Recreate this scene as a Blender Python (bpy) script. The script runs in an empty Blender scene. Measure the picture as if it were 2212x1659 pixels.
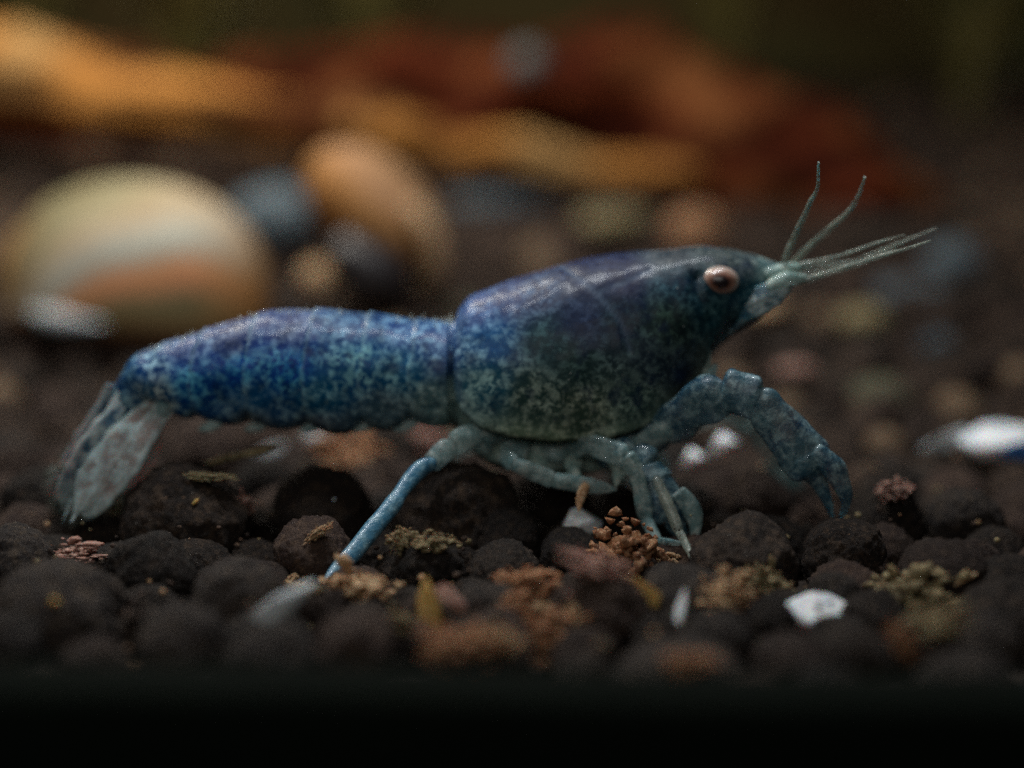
import bpy, bmesh, math, random
from mathutils import Vector, Matrix, noise, Quaternion
random.seed(7); noise.seed_set(3)
SC = bpy.context.scene
COL = SC.collection
# ------------------------------------------------------------------ camera
PITCH = math.radians(9.0); CAMY, CAMZ = -21.07, 5.3
LENS = 60.0
cam = bpy.data.cameras.new('camera'); camo = bpy.data.objects.new('camera', cam); COL.objects.link(camo)
camo.location = (0, CAMY, CAMZ); camo.rotation_euler = (math.radians(90) - PITCH, 0, 0)
cam.lens = LENS; cam.sensor_width = 36; cam.clip_start = .1; cam.clip_end = 500
cam.dof.use_dof = True; cam.dof.focus_distance = (-1.65 - CAMY) / math.cos(PITCH) * 1.0
cam.dof.aperture_fstop = 0.054; cam.dof.aperture_blades = 0
SC.camera = camo
SC.render.resolution_x = 1024; SC.render.resolution_y = 768
# ------------------------------------------------------------------ light
w = bpy.data.worlds.new('World'); SC.world = w; w.use_nodes = True
bg = w.node_tree.nodes['Background']; bg.inputs[0].default_value = (.55, .64, .68, 1); bg.inputs[1].default_value = .022
def area(name, loc, target, sx, sy, power, col):
    l = bpy.data.lights.new(name, 'AREA'); l.shape = 'RECTANGLE'; l.size = sx; l.size_y = sy; l.energy = power; l.color = col
    o = bpy.data.objects.new(name, l); COL.objects.link(o); o.location = loc
    o.rotation_euler = (Vector(target) - Vector(loc)).to_track_quat('-Z', 'Y').to_euler()
    return o
area('tank_lamp', (-1, 1.0, 20), (0, -.5, 0), 16, 1.0, 3400, (.92, .96, 1.0))
area('tank_lamp_rear', (-11, 15, 22), (-6, 18, 2), 18, 3, 5600, (1.0, .95, .85))
area('front_fill', (-5, -20, 13), (0, 0, .5), 20, 10, 1050, (1.0, .97, .92))  # unseen fill lamp added in front to lighten the crayfish's side
SC.view_settings.view_transform = 'Standard'; SC.view_settings.look = 'None'
SC.view_settings.exposure = 0; SC.view_settings.gamma = 1
SC.cycles.use_denoising = False
SC.cycles.sample_clamp_indirect = 1.5; SC.cycles.max_bounces = 6; SC.cycles.transparent_max_bounces = 12
# ------------------------------------------------------------------ helpers
CP, SP = math.cos(PITCH), math.sin(PITCH)
K = LENS / 36 * 2212
def ray(px, py):
    u = (px - 1106) / K; v = (829.5 - py) / K
    return Vector((u, CP + v * SP, -SP + v * CP))
def P(px, py, Y=0.0):
    d = ray(px, py); t = (Y - CAMY) / d.y
    return Vector((0, CAMY, CAMZ)) + d * t
def pxu(Y):                       # pixels per unit at a depth
    return K / ((Y - CAMY) / CP) * 1.0
def gh(x, y):                     # height of the bed
    h = .15 * max(0, y - 5) if y > 5 else 0
    h = h + (.0 if y < 5 else .35 * noise.noise(Vector((x * .16, y * .16, 3)))) * min(1, max(0, (y - 5) / 6))
    return h
def G(px, py, up=0.0):
    d = ray(px, py); o = Vector((0, CAMY, CAMZ)); t = 8.0
    while t < 110:
        p = o + d * t
        if p.z <= gh(p.x, p.y) + up: return p
        t += .02
    return o + d * t
def tag(o, label=None, cat=None, group=None, kind=None):
    if label: o['label'] = label
    if cat: o['category'] = cat
    if group: o['group'] = group
    if kind: o['kind'] = kind
    return o
def empty(name, loc):
    o = bpy.data.objects.new(name, None); o.location = loc; COL.objects.link(o); o.empty_display_size = .2
    return o
def link(name, me, mat=None, parent=None):
    if mat and not me.materials: me.materials.append(mat)
    o = bpy.data.objects.new(name, me); COL.objects.link(o)
    if parent:
        o.parent = parent
        if parent.type == 'EMPTY': o.location = -parent.location
    return o
def mesh(name, vs, fs, smooth=True):
    me = bpy.data.meshes.new(name); me.from_pydata([tuple(v) for v in vs], [], fs)
    if smooth: me.polygons.foreach_set('use_smooth', [True] * len(me.polygons))
    me.update(); return me
def setcol(me, name, cols):
    a = me.color_attributes.new(name, 'FLOAT_COLOR', 'POINT')
    flat = []
    for c in cols: flat += [c[0], c[1], c[2], c[3] if len(c) > 3 else 1.0]
    a.data.foreach_set('color', flat)
def cr(pts, n):                   # catmull-rom through tuples of any length -> n samples
    out = []; m = len(pts) - 1
    for i in range(n):
        s = i / (n - 1) * m; k = min(int(s), m - 1); t = s - k
        p0 = pts[max(k - 1, 0)]; p1 = pts[k]; p2 = pts[k + 1]; p3 = pts[min(k + 2, m)]
        out.append(tuple(.5 * (2 * b + (c - a) * t + (2 * a - 5 * b + 4 * c - d) * t * t + (3 * b - a - 3 * c + d) * t ** 3)
                         for a, b, c, d in zip(p0, p1, p2, p3)))
    return out
def grid_faces(n, m, closed=True, caps=True):
    fs = []
    for i in range(n - 1):
        for j in range(m if closed else m - 1):
            k = (j + 1) % m
            fs.append((i * m + j, i * m + k, (i + 1) * m + k, (i + 1) * m + j))
    if caps:
        fs.append(tuple(range(m))); fs.append(tuple((n - 1) * m + m - 1 - j for j in range(m)))
    return fs
def tube(name, pts, n=60, m=20, flat=1.0, bump=.0, bs=4.0, upv=Vector((0, 1, 0)), endround=True):
    """pts: (x,y,z,r[,rY factor]) world; section is r across, r*flat along upv"""
    S = cr(pts, n); vs = []
    for i, s in enumerate(S):
        c = Vector(s[:3]); r = s[3]
        a = Vector(S[max(i - 1, 0)][:3]); b = Vector(S[min(i + 1, n - 1)][:3]); T = (b - a).normalized()
        e = upv - T * upv.dot(T)
        e = e.normalized() if e.length > 1e-4 else Vector((1, 0, 0)); f = T.cross(e)
        if endround:
            q = min(i, n - 1 - i) / 3
            if q < 1: r *= math.sqrt(max(.02, 1 - (1 - q) ** 2))
        for j in range(m):
            t = j / m * 2 * math.pi
            d = e * math.cos(t) * flat + f * math.sin(t)
            p = c + d * r
            if bump: p += d * r * bump * noise.noise(p * bs)
            vs.append(p)
    return mesh(name, vs, grid_faces(n, m))
def px3(l):                       # (px,py,Y,rpx) -> world xyz + radius
    out = []
    for a in l:
        p = P(a[0], a[1], a[2]); out.append((p.x, p.y, p.z, a[3] / pxu(a[2])))
    return out
# ------------------------------------------------------------------ materials
class NT:
    def __init__(s, name):
        s.m = bpy.data.materials.new(name); s.m.use_nodes = True; s.t = s.m.node_tree; s.b = s.t.nodes['Principled BSDF']
        s.out = s.t.nodes['Material Output']; s.tc = s.t.nodes.new('ShaderNodeTexCoord')
    def n(s, typ, **kw):
        x = s.t.nodes.new(typ)
        for k, v in kw.items(): setattr(x, k, v)
        return x
    def l(s, a, b): s.t.links.new(a, b)
    def noise(s, scale, detail=3, rough=.55, co='Object', dist=0.0):
        x = s.n('ShaderNodeTexNoise'); x.inputs['Scale'].default_value = scale; x.inputs['Detail'].default_value = detail
        x.inputs['Roughness'].default_value = rough; x.inputs['Distortion'].default_value = dist
        s.l(s.tc.outputs[co], x.inputs['Vector']); return x.outputs['Fac']
    def voro(s, scale, co='Object', feature='F1', out='Distance'):
        x = s.n('ShaderNodeTexVoronoi'); x.feature = feature; x.inputs['Scale'].default_value = scale
        s.l(s.tc.outputs[co], x.inputs['Vector']); return x.outputs[out]
    def ramp(s, fac, stops):
        x = s.n('ShaderNodeValToRGB'); e = x.color_ramp.elements
        while len(e) < len(stops): e.new(.5)
        for k, (p, c) in enumerate(stops):
            e[k].position = p; e[k].color = (c[0], c[1], c[2], 1) if not isinstance(c, (int, float)) else (c, c, c, 1)
        s.l(fac, x.inputs[0]); return x.outputs[0]
    def mix(s, fac, a, b, mode='MIX'):
        x = s.n('ShaderNodeMix'); x.data_type = 'RGBA'; x.blend_type = mode
        if isinstance(fac, (int, float)): x.inputs[0].default_value = fac
        else: s.l(fac, x.inputs[0])
        for i, v in ((6, a), (7, b)):
            if isinstance(v, (tuple, list)): x.inputs[i].default_value = (v[0], v[1], v[2], 1)
            else: s.l(v, x.inputs[i])
        return x.outputs[2]
    def math(s, op, a, b=None):
        x = s.n('ShaderNodeMath'); x.operation = op
        for i, v in ((0, a), (1, b)):
            if v is None: continue
            if isinstance(v, (int, float)): x.inputs[i].default_value = v
            else: s.l(v, x.inputs[i])
        return x.outputs[0]
    def attr(s, name):
        x = s.n('ShaderNodeAttribute'); x.attribute_name = name; return x
    def bump(s, h, strength=.5, dist=.02):
        x = s.n('ShaderNodeBump'); x.inputs['Strength'].default_value = strength; x.inputs['Distance'].default_value = dist
        s.l(h, x.inputs['Height']); s.l(x.outputs[0], s.b.inputs['Normal'])
    def set(s, **kw):
        for k, v in kw.items():
            i = s.b.inputs[k.replace('_', ' ')]
            if isinstance(v, (int, float)): i.default_value = v
            elif isinstance(v, tuple): i.default_value = (*v, 1)[:4]
            else: s.l(v, i)
    def see_through(s, fac):
        tr = s.n('ShaderNodeBsdfTransparent'); mx = s.n('ShaderNodeMixShader')
        if isinstance(fac, (int, float)): mx.inputs[0].default_value = fac
        else: s.l(fac, mx.inputs[0])
        s.l(s.b.outputs[0], mx.inputs[1]); s.l(tr.outputs[0], mx.inputs[2]); s.l(mx.outputs[0], s.out.inputs[0])

def pellet_mat(name, a, b, c, speck=.55):
    m = NT(name)
    oi = m.n('ShaderNodeObjectInfo')
    col = m.mix(m.ramp(m.noise(1.6, 4), [(.35, 0), (.65, 1)]), a, b)
    col = m.mix(m.ramp(m.noise(4.0, 6, .75), [(.50, 0), (.64, 1)]), col, c)
    col = m.mix(m.ramp(m.noise(26, 2, .6), [(.62, 0), (.72, 1)]), col, (c[0] * 2.2, c[1] * 2.0, c[2] * 1.9))
    vv = m.voro(13); sp = m.math('MULTIPLY', m.ramp(vv, [(.07, 1), (.13, 0)]), m.ramp(m.noise(9, 2), [(speck, 0), (speck + .03, 1)]))
    col = m.mix(sp, col, (.42, .38, .33))
    hs = m.n('ShaderNodeHueSaturation'); m.l(col, hs.inputs['Color'])
    v = m.math('ADD', m.math('MULTIPLY', oi.outputs['Random'], .9), .6); m.l(v, hs.inputs['Value'])
    m.set(Base_Color=hs.outputs[0], Roughness=.8, Specular_IOR_Level=.25)
    h = m.math('ADD', m.noise(7, 6, .75), m.math('MULTIPLY', m.noise(40, 3, .6), .45))
    m.bump(h, 1.0, .12); return m.m
M_SOIL = pellet_mat('soil_dark', (.013, .009, .007), (.028, .019, .014), (.075, .048, .030))
M_SOILB = pellet_mat('soil_brown', (.036, .021, .017), (.056, .035, .026), (.10, .062, .040))
M_SOILG = pellet_mat('soil_slate', (.018, .014, .013), (.036, .028, .024), (.085, .060, .040))
M_BED = pellet_mat('soil_faded', (.021, .014, .011), (.046, .030, .022), (.15, .09, .055))
def crumb_mat(name, a, b, c):
    m = NT(name)
    col = m.mix(m.ramp(m.noise(3.2, 4, .6), [(.38, 0), (.62, 1)]), a, b)
    col = m.mix(m.ramp(m.noise(9, 4, .7), [(.5, 0), (.66, 1)]), col, c)
    m.set(Base_Color=col, Roughness=.75, Specular_IOR_Level=.3, Subsurface_Weight=.15, Subsurface_Scale=.08)
    m.bump(m.noise(16, 5, .7), .8, .06); return m.m
M_ORANGE = crumb_mat('crumb_orange', (.42, .20, .09), (.17, .065, .03), (.60, .38, .22))
M_TAN = crumb_mat('crumb_tan', (.50, .32, .17), (.28, .15, .07), (.62, .46, .28))
M_PINK = crumb_mat('crumb_pink', (.36, .20, .15), (.22, .10, .08), (.55, .38, .30))
M_YELL = crumb_mat('chip_yellow', (.75, .46, .12), (.62, .34, .08), (.85, .66, .30))
M_PALE = crumb_mat('chip_pale', (.55, .58, .58), (.40, .45, .48), (.72, .74, .72))
M_OLIVE = crumb_mat('clump_olive', (.28, .22, .11), (.13, .10, .05), (.42, .34, .19))
def quartz_mat():
    m = NT('quartz_white')
    col = m.mix(m.ramp(m.noise(3, 3), [(.4, 0), (.62, 1)]), (1, 1, .98), (.80, .88, .95))
    m.set(Base_Color=col, Roughness=.2, Subsurface_Weight=.3, Subsurface_Scale=.2, Coat_Weight=.6, Coat_Roughness=.08)
    m.bump(m.noise(6, 3), .4, .05); return m.m
M_QUARTZ = quartz_mat()

def body_mat():
    m = NT('crayfish_shell')
    A = m.attr('base'); F = m.attr('fleck')
    n1 = m.noise(7.5, 5, .68, dist=.5); n2 = m.noise(3.0, 3, .6); v = m.voro(11, feature='SMOOTH_F1')
    cell = m.ramp(v, [(.18, 0), (.42, 1)])
    wv = m.n('ShaderNodeVectorMath'); wv.operation = 'MULTIPLY_ADD'
    nz = m.n('ShaderNodeTexNoise'); nz.inputs['Scale'].default_value = 5; nz.inputs['Detail'].default_value = 3; m.l(m.tc.outputs['Object'], nz.inputs['Vector'])
    m.l(nz.outputs['Color'], wv.inputs[0]); wv.inputs[1].default_value = (.35, .35, .35); m.l(m.tc.outputs['Object'], wv.inputs[2])
    ve = m.n('ShaderNodeTexVoronoi'); ve.feature = 'DISTANCE_TO_EDGE'; ve.inputs['Scale'].default_value = 6.6; m.l(wv.outputs[0], ve.inputs['Vector'])
    net = m.ramp(ve.outputs['Distance'], [(.02, 1), (.17, 0)])
    ve2 = m.n('ShaderNodeTexVoronoi'); ve2.inputs['Scale'].default_value = 14; m.l(wv.outputs[0], ve2.inputs['Vector'])
    dots = m.ramp(ve2.outputs['Distance'], [(.18, 1), (.40, 0)])
    n4 = m.ramp(m.noise(4.2, 3, .6), [(.36, 0), (.58, 1)])
    fine = m.ramp(m.noise(12, 4, .65), [(.44, 0), (.56, 1)])
    f = m.math('ADD', m.math('MULTIPLY', m.math('MULTIPLY', net, n4), fine), m.math('ADD', m.math('MULTIPLY', dots, m.ramp(n1, [(.46, 0), (.58, .8)])), m.math('MULTIPLY', m.ramp(m.noise(8, 5, .68), [(.50, 0), (.58, 1)]), .7)))
    f = m.math('MINIMUM', m.math('MULTIPLY', f, 1.0), 1.0)
    f = m.math('MULTIPLY', f, F.outputs['Alpha'])
    f = m.math('MULTIPLY', f, m.ramp(n2, [(.36, .35), (.6, 1.0)]))
    col = m.mix(f, A.outputs['Color'], F.outputs['Color'])
    dark = m.ramp(m.noise(3.4, 4, .6, dist=.3), [(.52, 0), (.66, 1)])
    col = m.mix(m.math('MULTIPLY', dark, .55), col, (.006, .016, .05))
    sp = m.math('MULTIPLY', m.ramp(m.voro(9), [(.05, 1), (.10, 0)]), m.ramp(m.noise(5.3, 2), [(.56, 0), (.6, 1)]))
    col = m.mix(m.math('MULTIPLY', sp, .7), col, (.5, .55, .52))
    hv = m.n('ShaderNodeHueSaturation'); hv.inputs['Value'].default_value = .80; hv.inputs['Saturation'].default_value = 1.15; m.l(col, hv.inputs['Color']); col = hv.outputs[0]
    m.set(Base_Color=col, Roughness=m.ramp(m.noise(12, 3), [(.3, .38), (.7, .65)]), Specular_IOR_Level=.18, Coat_Weight=.08, Coat_Roughness=.12,
          Subsurface_Weight=.12, Subsurface_Scale=.15)
    m.b.inputs['Subsurface Radius'].default_value = (.4, .8, 1.0)
    m.bump(m.math('ADD', m.noise(9, 4, .6), m.math('MULTIPLY', m.noise(30, 2), .3)), .22, .04)
    return m.m
M_BODY = body_mat()
def limb_mat(name, a, b, c, clear=.25, sc=1.0):
    m = NT(name)
    col = m.mix(m.ramp(m.noise(2.2 * sc, 3, .6), [(.36, 0), (.62, 1)]), a, b)
    col = m.mix(m.ramp(m.noise(8 * sc, 5, .68, dist=.5), [(.46, 0), (.64, 1)]), col, c)
    m.set(Base_Color=col, Roughness=.35, Specular_IOR_Level=.5, Coat_Weight=.2, Subsurface_Weight=.25, Subsurface_Scale=.2)
    m.b.inputs['Subsurface Radius'].default_value = (.5, .9, 1.0)
    m.bump(m.noise(11, 4, .65), .5, .04)
    if clear: m.see_through(m.ramp(m.noise(3.1 * sc, 3), [(.35, clear * .4), (.65, clear * 1.4)]))
    return m.m
M_CLAW = limb_mat('claw_shell', (.010, .055, .11), (.05, .13, .17), (.28, .42, .44), .36)
M_LEG = limb_mat('leg_shell', (.13, .26, .28), (.24, .37, .36), (.55, .66, .62), .55)
M_LEGB = limb_mat('leg_blue', (.03, .13, .22), (.06, .18, .27), (.18, .32, .38), .10)
M_ANT = limb_mat('antenna_pale', (.22, .24, .19), (.16, .19, .16), (.36, .38, .31), .5, 2)
M_BASE = limb_mat('antenna_base_pale', (.32, .44, .38), (.20, .34, .32), (.58, .68, .60), .40)
def fan_mat():
    m = NT('tail_plate')
    A = m.attr('base')
    col = m.mix(m.ramp(m.noise(7, 5, .65), [(.44, 0), (.58, 1)]), A.outputs['Color'], (.42, .52, .52))
    m.set(Base_Color=col, Roughness=.4, Subsurface_Weight=.2, Subsurface_Scale=.15, Coat_Weight=.2)
    m.bump(m.noise(9, 4), .4, .04); m.see_through(m.ramp(m.noise(3.4, 4), [(.35, .08), (.65, .50)])); return m.m
M_FAN = fan_mat()
# ------------------------------------------------------------------ the bed (structure)
def ground():
    xs = [-70 + i * .5 for i in range(281)]; vs = []; fs = []
    ys = [-8.6 + j * .25 for j in range(70)]; y = ys[-1]
    while y < 75: y += .25 + (y - 8) * .02; ys.append(y)
    nx = len(xs)
    for yy in ys:
        for x in xs:
            z = gh(x, yy) - .18
            z += .16 * noise.noise(Vector((x * 1.1, yy * 1.1, 0))) + (.25 * noise.noise(Vector((x * .5, yy * .5, 9))) if yy > 8 else 0)
            vs.append((x, yy, z))
    for j in range(len(ys) - 1):
        for i in range(nx - 1): a = j * nx + i; fs.append((a, a + 1, a + nx + 1, a + nx))
    m = NT('bed_soil')
    c = m.mix(m.ramp(m.noise(.55, 5, .6), [(.38, 0), (.6, 1)]), (.022, .015, .011), (.075, .052, .038))
    c = m.mix(m.ramp(m.noise(.9, 4, .6, dist=1), [(.58, 0), (.68, 1)]), c, (.12, .14, .15))
    c = m.mix(m.ramp(m.noise(1.4, 3), [(.62, 0), (.72, 1)]), c, (.26, .15, .07))
    m.set(Base_Color=c, Roughness=.85); m.bump(m.noise(4, 5, .7), .9, .15)
    o = link('ground', mesh('ground', vs, fs), m.m); tag(o, kind='structure')
ground()
def back():
    m = NT('back_panel')
    c = m.mix(m.ramp(m.noise(.07, 3), [(.4, 0), (.62, 1)]), (.13, .075, .022), (.10, .10, .030))
    m.set(Base_Color=c, Roughness=.9)
    bm = bmesh.new(); bmesh.ops.create_cube(bm, size=1)
    for v in bm.verts: v.co = Vector((v.co.x * 150, v.co.y * .8 + 52, v.co.z * 50 + 22))
    me = bpy.data.meshes.new('back_panel'); bm.to_mesh(me); bm.free()
    tag(link('back_panel', me, m.m), 'dark olive brown back panel of the tank, blurred across the top of the picture', 'back panel')
back()
# front rim of the tank
def rim():
    m = NT('rim_plastic'); m.set(Base_Color=m.mix(m.noise(1.5, 3), (.0016, .0026, .0018), (.003, .0045, .003)), Roughness=.9, Specular_IOR_Level=.03)
    n = 60; prof = [(-.5, -6), (-.5, -.12), (-.42, -.03), (-.3, 0), (.25, 0), (.36, -.04), (.4, -.12), (.4, -6)]
    vs = []; k = len(prof)
    for i in range(n):
        x = -14 + 28 * i / (n - 1); top = P(1106 + (x * 172), 1440 + x * 4.2 + 6 * noise.noise(Vector((x * .35, 0, 0))), -7.4).z
        for (a, b) in prof: vs.append((x, -7.7 + a, top + b))
    tag(link('tank_rim', mesh('tank_rim', vs, grid_faces(n, k)), m.m), 'black plastic rim along the front of the tank, below the pellets', 'tank rim')
rim()
# ------------------------------------------------------------------ pellets
def lump(name, sub, amp, fs, seed, sq=(1, 1, 1), crag=0.0, grit=0.0):
    bm = bmesh.new(); bmesh.ops.create_icosphere(bm, subdivisions=sub, radius=1)
    o = Vector((seed * 7.3, seed * 3.1, -seed * 5.7))
    for v in bm.verts:
        d = v.co.normalized(); n = noise.noise(d * fs + o) * amp + noise.noise(d * fs * 3 + o) * amp * .35
        if grit: n += grit * noise.noise(d * 11 + o) + grit * .9 * noise.noise(d * 23 + o) + grit * 1.3 * max(0, noise.noise(d * 7 - o)) ** 1.5
        if crag:
            n += crag * (noise.fractal(d * 3.2 + o, .7, 2.2, 6)) + crag * .6 * abs(noise.noise(d * 7 + o))
        v.co = Vector((d.x * sq[0], d.y * sq[1], d.z * sq[2])) * (1 + n)
    me = bpy.data.meshes.new(name); bm.to_mesh(me); bm.free()
    me.polygons.foreach_set('use_smooth', [True] * len(me.polygons)); me.update(); return me
def chip(name, seed, sq):
    rnd = random.Random(seed); bm = bmesh.new()
    for i in range(16):
        v = Vector((rnd.gauss(0, 1), rnd.gauss(0, 1), rnd.gauss(0, 1))).normalized() * rnd.uniform(.85, 1.1)
        bm.verts.new((v.x * sq[0], v.y * sq[1], v.z * sq[2]))
    r = bmesh.ops.convex_hull(bm, input=bm.verts)
    bmesh.ops.delete(bm, geom=[g for g in r['geom_interior'] if isinstance(g, bmesh.types.BMVert)], context='VERTS')
    bmesh.ops.bevel(bm, geom=bm.edges[:], offset=.06 * min(sq), segments=2, affect='EDGES')
    me = bpy.data.meshes.new(name); bm.to_mesh(me); bm.free(); return me
def with_mat(me, m):
    c = me.copy(); c.materials.clear(); c.materials.append(m); return c
HI = [lump('soil_pellet', 5, .15, 1.4, s, (1, 1, .93), 0, .048) for s in range(6)]
LO = [lump('soil_pellet', 3, .15, 1.4, s + 20, (1, 1, .9)) for s in range(8)]
HIM = {k: [with_mat(m, mm) for m in HI] for k, mm in (('d', M_SOIL), ('b', M_SOILB), ('g', M_SOILG))}
LOM = {k: [with_mat(m, mm) for m in LO] for k, mm in (('d', M_SOILB), ('b', M_BED), ('g', M_SOILG))}
placed = []
def rrot(o): o.rotation_euler = (random.uniform(-.5, .5), random.uniform(-.5, .5), random.uniform(0, 6.28))
def place_r(px, py, r):           # r in px; the lump sinks a little into the bed
    rw = r / 172.0
    for _ in range(4):
        p = G(px, py, rw * .45); rw = r / pxu(p.y)
    return p, rw
# px, py, r, kind, label, squash
M_FT = crumb_mat('faded_tan', (.17, .11, .06), (.10, .06, .035), (.22, .15, .09)); M_FO = crumb_mat('faded_olive', (.11, .10, .06), (.06, .055, .03), (.15, .14, .09)); M_FP = crumb_mat('faded_rose', (.14, .08, .065), (.08, .045, .035), (.18, .11, .09))
HSP = []
HERO = [
 (400,1128,140,'d','biggest dark pellet left of centre, yellow flake and orange crumb on it'),
 (697,1112,118,'d','large dark pellet under the tail end, between the biggest pellet and the blue leg'),
 (985,1120,138,'d','large black pellet in shade right behind the blue rear leg'),
 (574,1046,66,'d','small dark pellet wedged behind the two large ones left of the rear leg'),
 (508,1300,104,'g','greyish dark pellet with tiny white specks left of the pale pointed chip'),
 (680,1205,92,'b','reddish brown pellet directly left of the blue leg, tan streak on top'),
 (920,1232,84,'d','dark round pellet with tan fuzz on top, right of the leg tip'),
 (1095,1166,76,'d','dark round pellet left of the white grain under the belly'),
 (1092,1238,76,'d','flat dark pellet tucked under the round one below the belly'),
 (1232,1196,64,'g','small bluish black pellet holding the white grain on top'),
 (1300,1322,104,'b','broad purplish brown pellet right of the orange clump, pale dot on it'),
 (1612,1222,116,'d','big dark pellet just right of the second claw tip'),
 (1818,1200,90,'d','dark pellet beneath the tip of the big claw'),
 (1744,1098,50,'d','small black pellet right beside the big claw, above two larger ones'),
 (1915,1128,84,'d','dark pellet right of the big claw tip'),
 (2040,1250,98,'b','wide flat brown pellet near right edge with a straw lying before it'),
 (1546,1392,82,'g','slate grey pellet right of the upright white sliver in front'),
 (1664,1345,62,'d','small black pellet between the grey pellet and the bright quartz'),
 (1452,1262,52,'g','small blue grey pellet under the thin bent leg tips'),
 (1708,1440,84,'b','dim brown pellet in the front row right of the slate grey one'),
 (1800,1290,62,'g','bluish pellet just above the bright quartz piece'),
 (120,1330,132,'g','large greenish grey pellet in the lower left with a yellow speck'),
 (14,1400,84,'g','blurred grey pellet cut by the left edge in front'),
 (400,1398,102,'g','blurred grey brown pellet in front, below the dark hollow on the left'),
 (590,1424,94,'g','blurred dark pellet in front, below the pale pointed chip'),
 (765,1402,96,'b','blurred purplish pellet in the front row below the tan clump'),
 (1050,1320,74,'g','grey leaf shaped pellet behind the pink sliver'),
 (1850,1430,92,'d','blurred dark pellet in front, under the bright quartz'),
 (1990,1410,88,'d','blurred dark pellet in the front row near the right, ochre stain beside it'),
 (2120,1400,84,'g','dim pellet in the front right corner'),
 (2185,1270,80,'d','dark pellet cut by the right edge at mid height of the bed'),
 (30,1215,88,'g','greenish pellet at left edge below the tail fan'),
 (90,1085,84,'d','very dark pellet left of the tail fan tip'),
 (205,1300,70,'d','black pellet in the hollow right of the greenish one on the left'),
 (450,985,86,'b','brown pellet behind the tail, under the rear of the abdomen'),
 (560,960,66,'b','dull brown pellet right under the abdomen middle'),
 (660,985,56,'b','purplish pellet under the abdomen with a bright dot'),
 (845,975,60,'d','dark brown pellet between the orange ring and the hip'),
 (1400,1175,52,'d','black pellet hidden behind the orange clump beside the second claw'),
 (1180,1095,90,'d','black pellet in deep shade under the belly'),
 (1330,1110,70,'d','black pellet in shade right of the white grain'),
 (1640,1090,74,'b','dull brown pellet inside the arch of the big claw'),
 (2080,1130,82,'g','blurred dark pellet with bluish sheen right of the claw tip'),
 (1010,1420,86,'d','dark pellet behind the ochre clumps in front'),
 (330,1240,96,'d','black pellet in the dark hollow below the biggest pellet'),
 (2130,1010,64,'d','blurred dark pellet under the bright quartz at the right edge'),
 (30,1020,60,'b','blurred brown pellet at the left edge level with the tail fan'),
 (1420,1380,58,'d','black pellet in the gap left of the upright white sliver'),
]
for i, (px, py, r, k, lab) in enumerate(HERO):
    p, rw = place_r(px, py, r)
    o = link('soil_pellet', HIM[k][i % 6]); o.location = p; rrot(o)
    o.scale = (rw * random.uniform(.96, 1.06), rw, rw * random.uniform(.93, 1.02))
    tag(o, lab, 'soil pellet', 'soil pellets of the tank bed'); placed.append((p.x, p.y, rw)); HSP.append((p.copy(), rw))
# fill
fill = []
def try_fill(x, y, r, k=.80):
    for (a, b, c) in placed:
        if abs(a - x) < 2 and abs(b - y) < 2 and math.hypot(a - x, b - y) < k * (c + r): return False
    placed.append((x, y, r)); fill.append((x, y, r)); return True
for _ in range(9000):
    y = random.uniform(-6.9, 17); half = (y - CAMY) * .31 + .8; x = random.uniform(-half, half)
    try_fill(x, y, random.choice((.62, .52, .45, .38, .34)) * random.uniform(.9, 1.1))
SPH = []
fill.sort(key=lambda f: -f[2] / (f[1] - CAMY)); near, rest = fill[:250], fill[250:]
def topx(p):
    v = Vector(p) - Vector((0, CAMY, CAMZ)); f = v.y * CP - v.z * SP; u_ = v.y * SP + v.z * CP
    return 1106 + K * v.x / f, 829.5 - K * u_ / f
MARKS = [(150,1100,'tail fan tip'),(421,1085,'tiny yellow flake'),(528,1090,'small pink orange crumb'),(752,992,'orange brown ring shaped crumb'),(915,958,'pinkish tan crumb at the hip'),
 (850,1088,'knee of the blue rear leg'),(705,1260,'tip of the blue rear leg'),(594,1316,'long pale pointed chip'),(770,1282,'fluffy tan clump'),(934,1322,'bright yellow chip'),(985,1300,'slim pink sliver'),
 (1252,1126,'glowing white grain under the belly'),(1350,1190,'fluffy orange brown clump'),(1140,1275,'rusty clump'),(1185,1388,'blurred rust brown front clump'),(985,1398,'blurred ochre front clump'),
 (1396,1278,'cream yellow chip'),(1466,1345,'upright white sliver'),(1500,1180,'second claw tip'),(1514,1262,'thin bent leg tip'),(1566,962,'upper white grain in the claw arch'),(1810,1120,'big claw tip'),
 (1772,1322,'bright white quartz piece'),(1975,1300,'olive tan fuzz patch'),(2112,1238,'upper end of the straw'),(2152,950,'brightest quartz piece'),(2040,950,'dull pale blurred grain'),
 (118,1300,'yellow speck at lower left'),(150,1205,'flat reddish brown flake'),(1950,1390,'ochre stain crumb'),(1490,1432,'blurred reddish front crumb'),(590,975,'pale sliver under the abdomen'),(1230,1287,'small pale dot'),
 (400,1240,'dark hollow under the biggest pellet'),(1300,1050,'pale leg under the belly'),(1662,1258,'ochre green fuzz'),(1562,1282,'crumbly tan clump'),(1610,1150,'big dark pellet at second claw')]
DIRS = ['right of', 'above and right of', 'directly above', 'above and left of', 'left of', 'below and left of', 'directly below', 'below and right of']
used_l = set()
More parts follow.
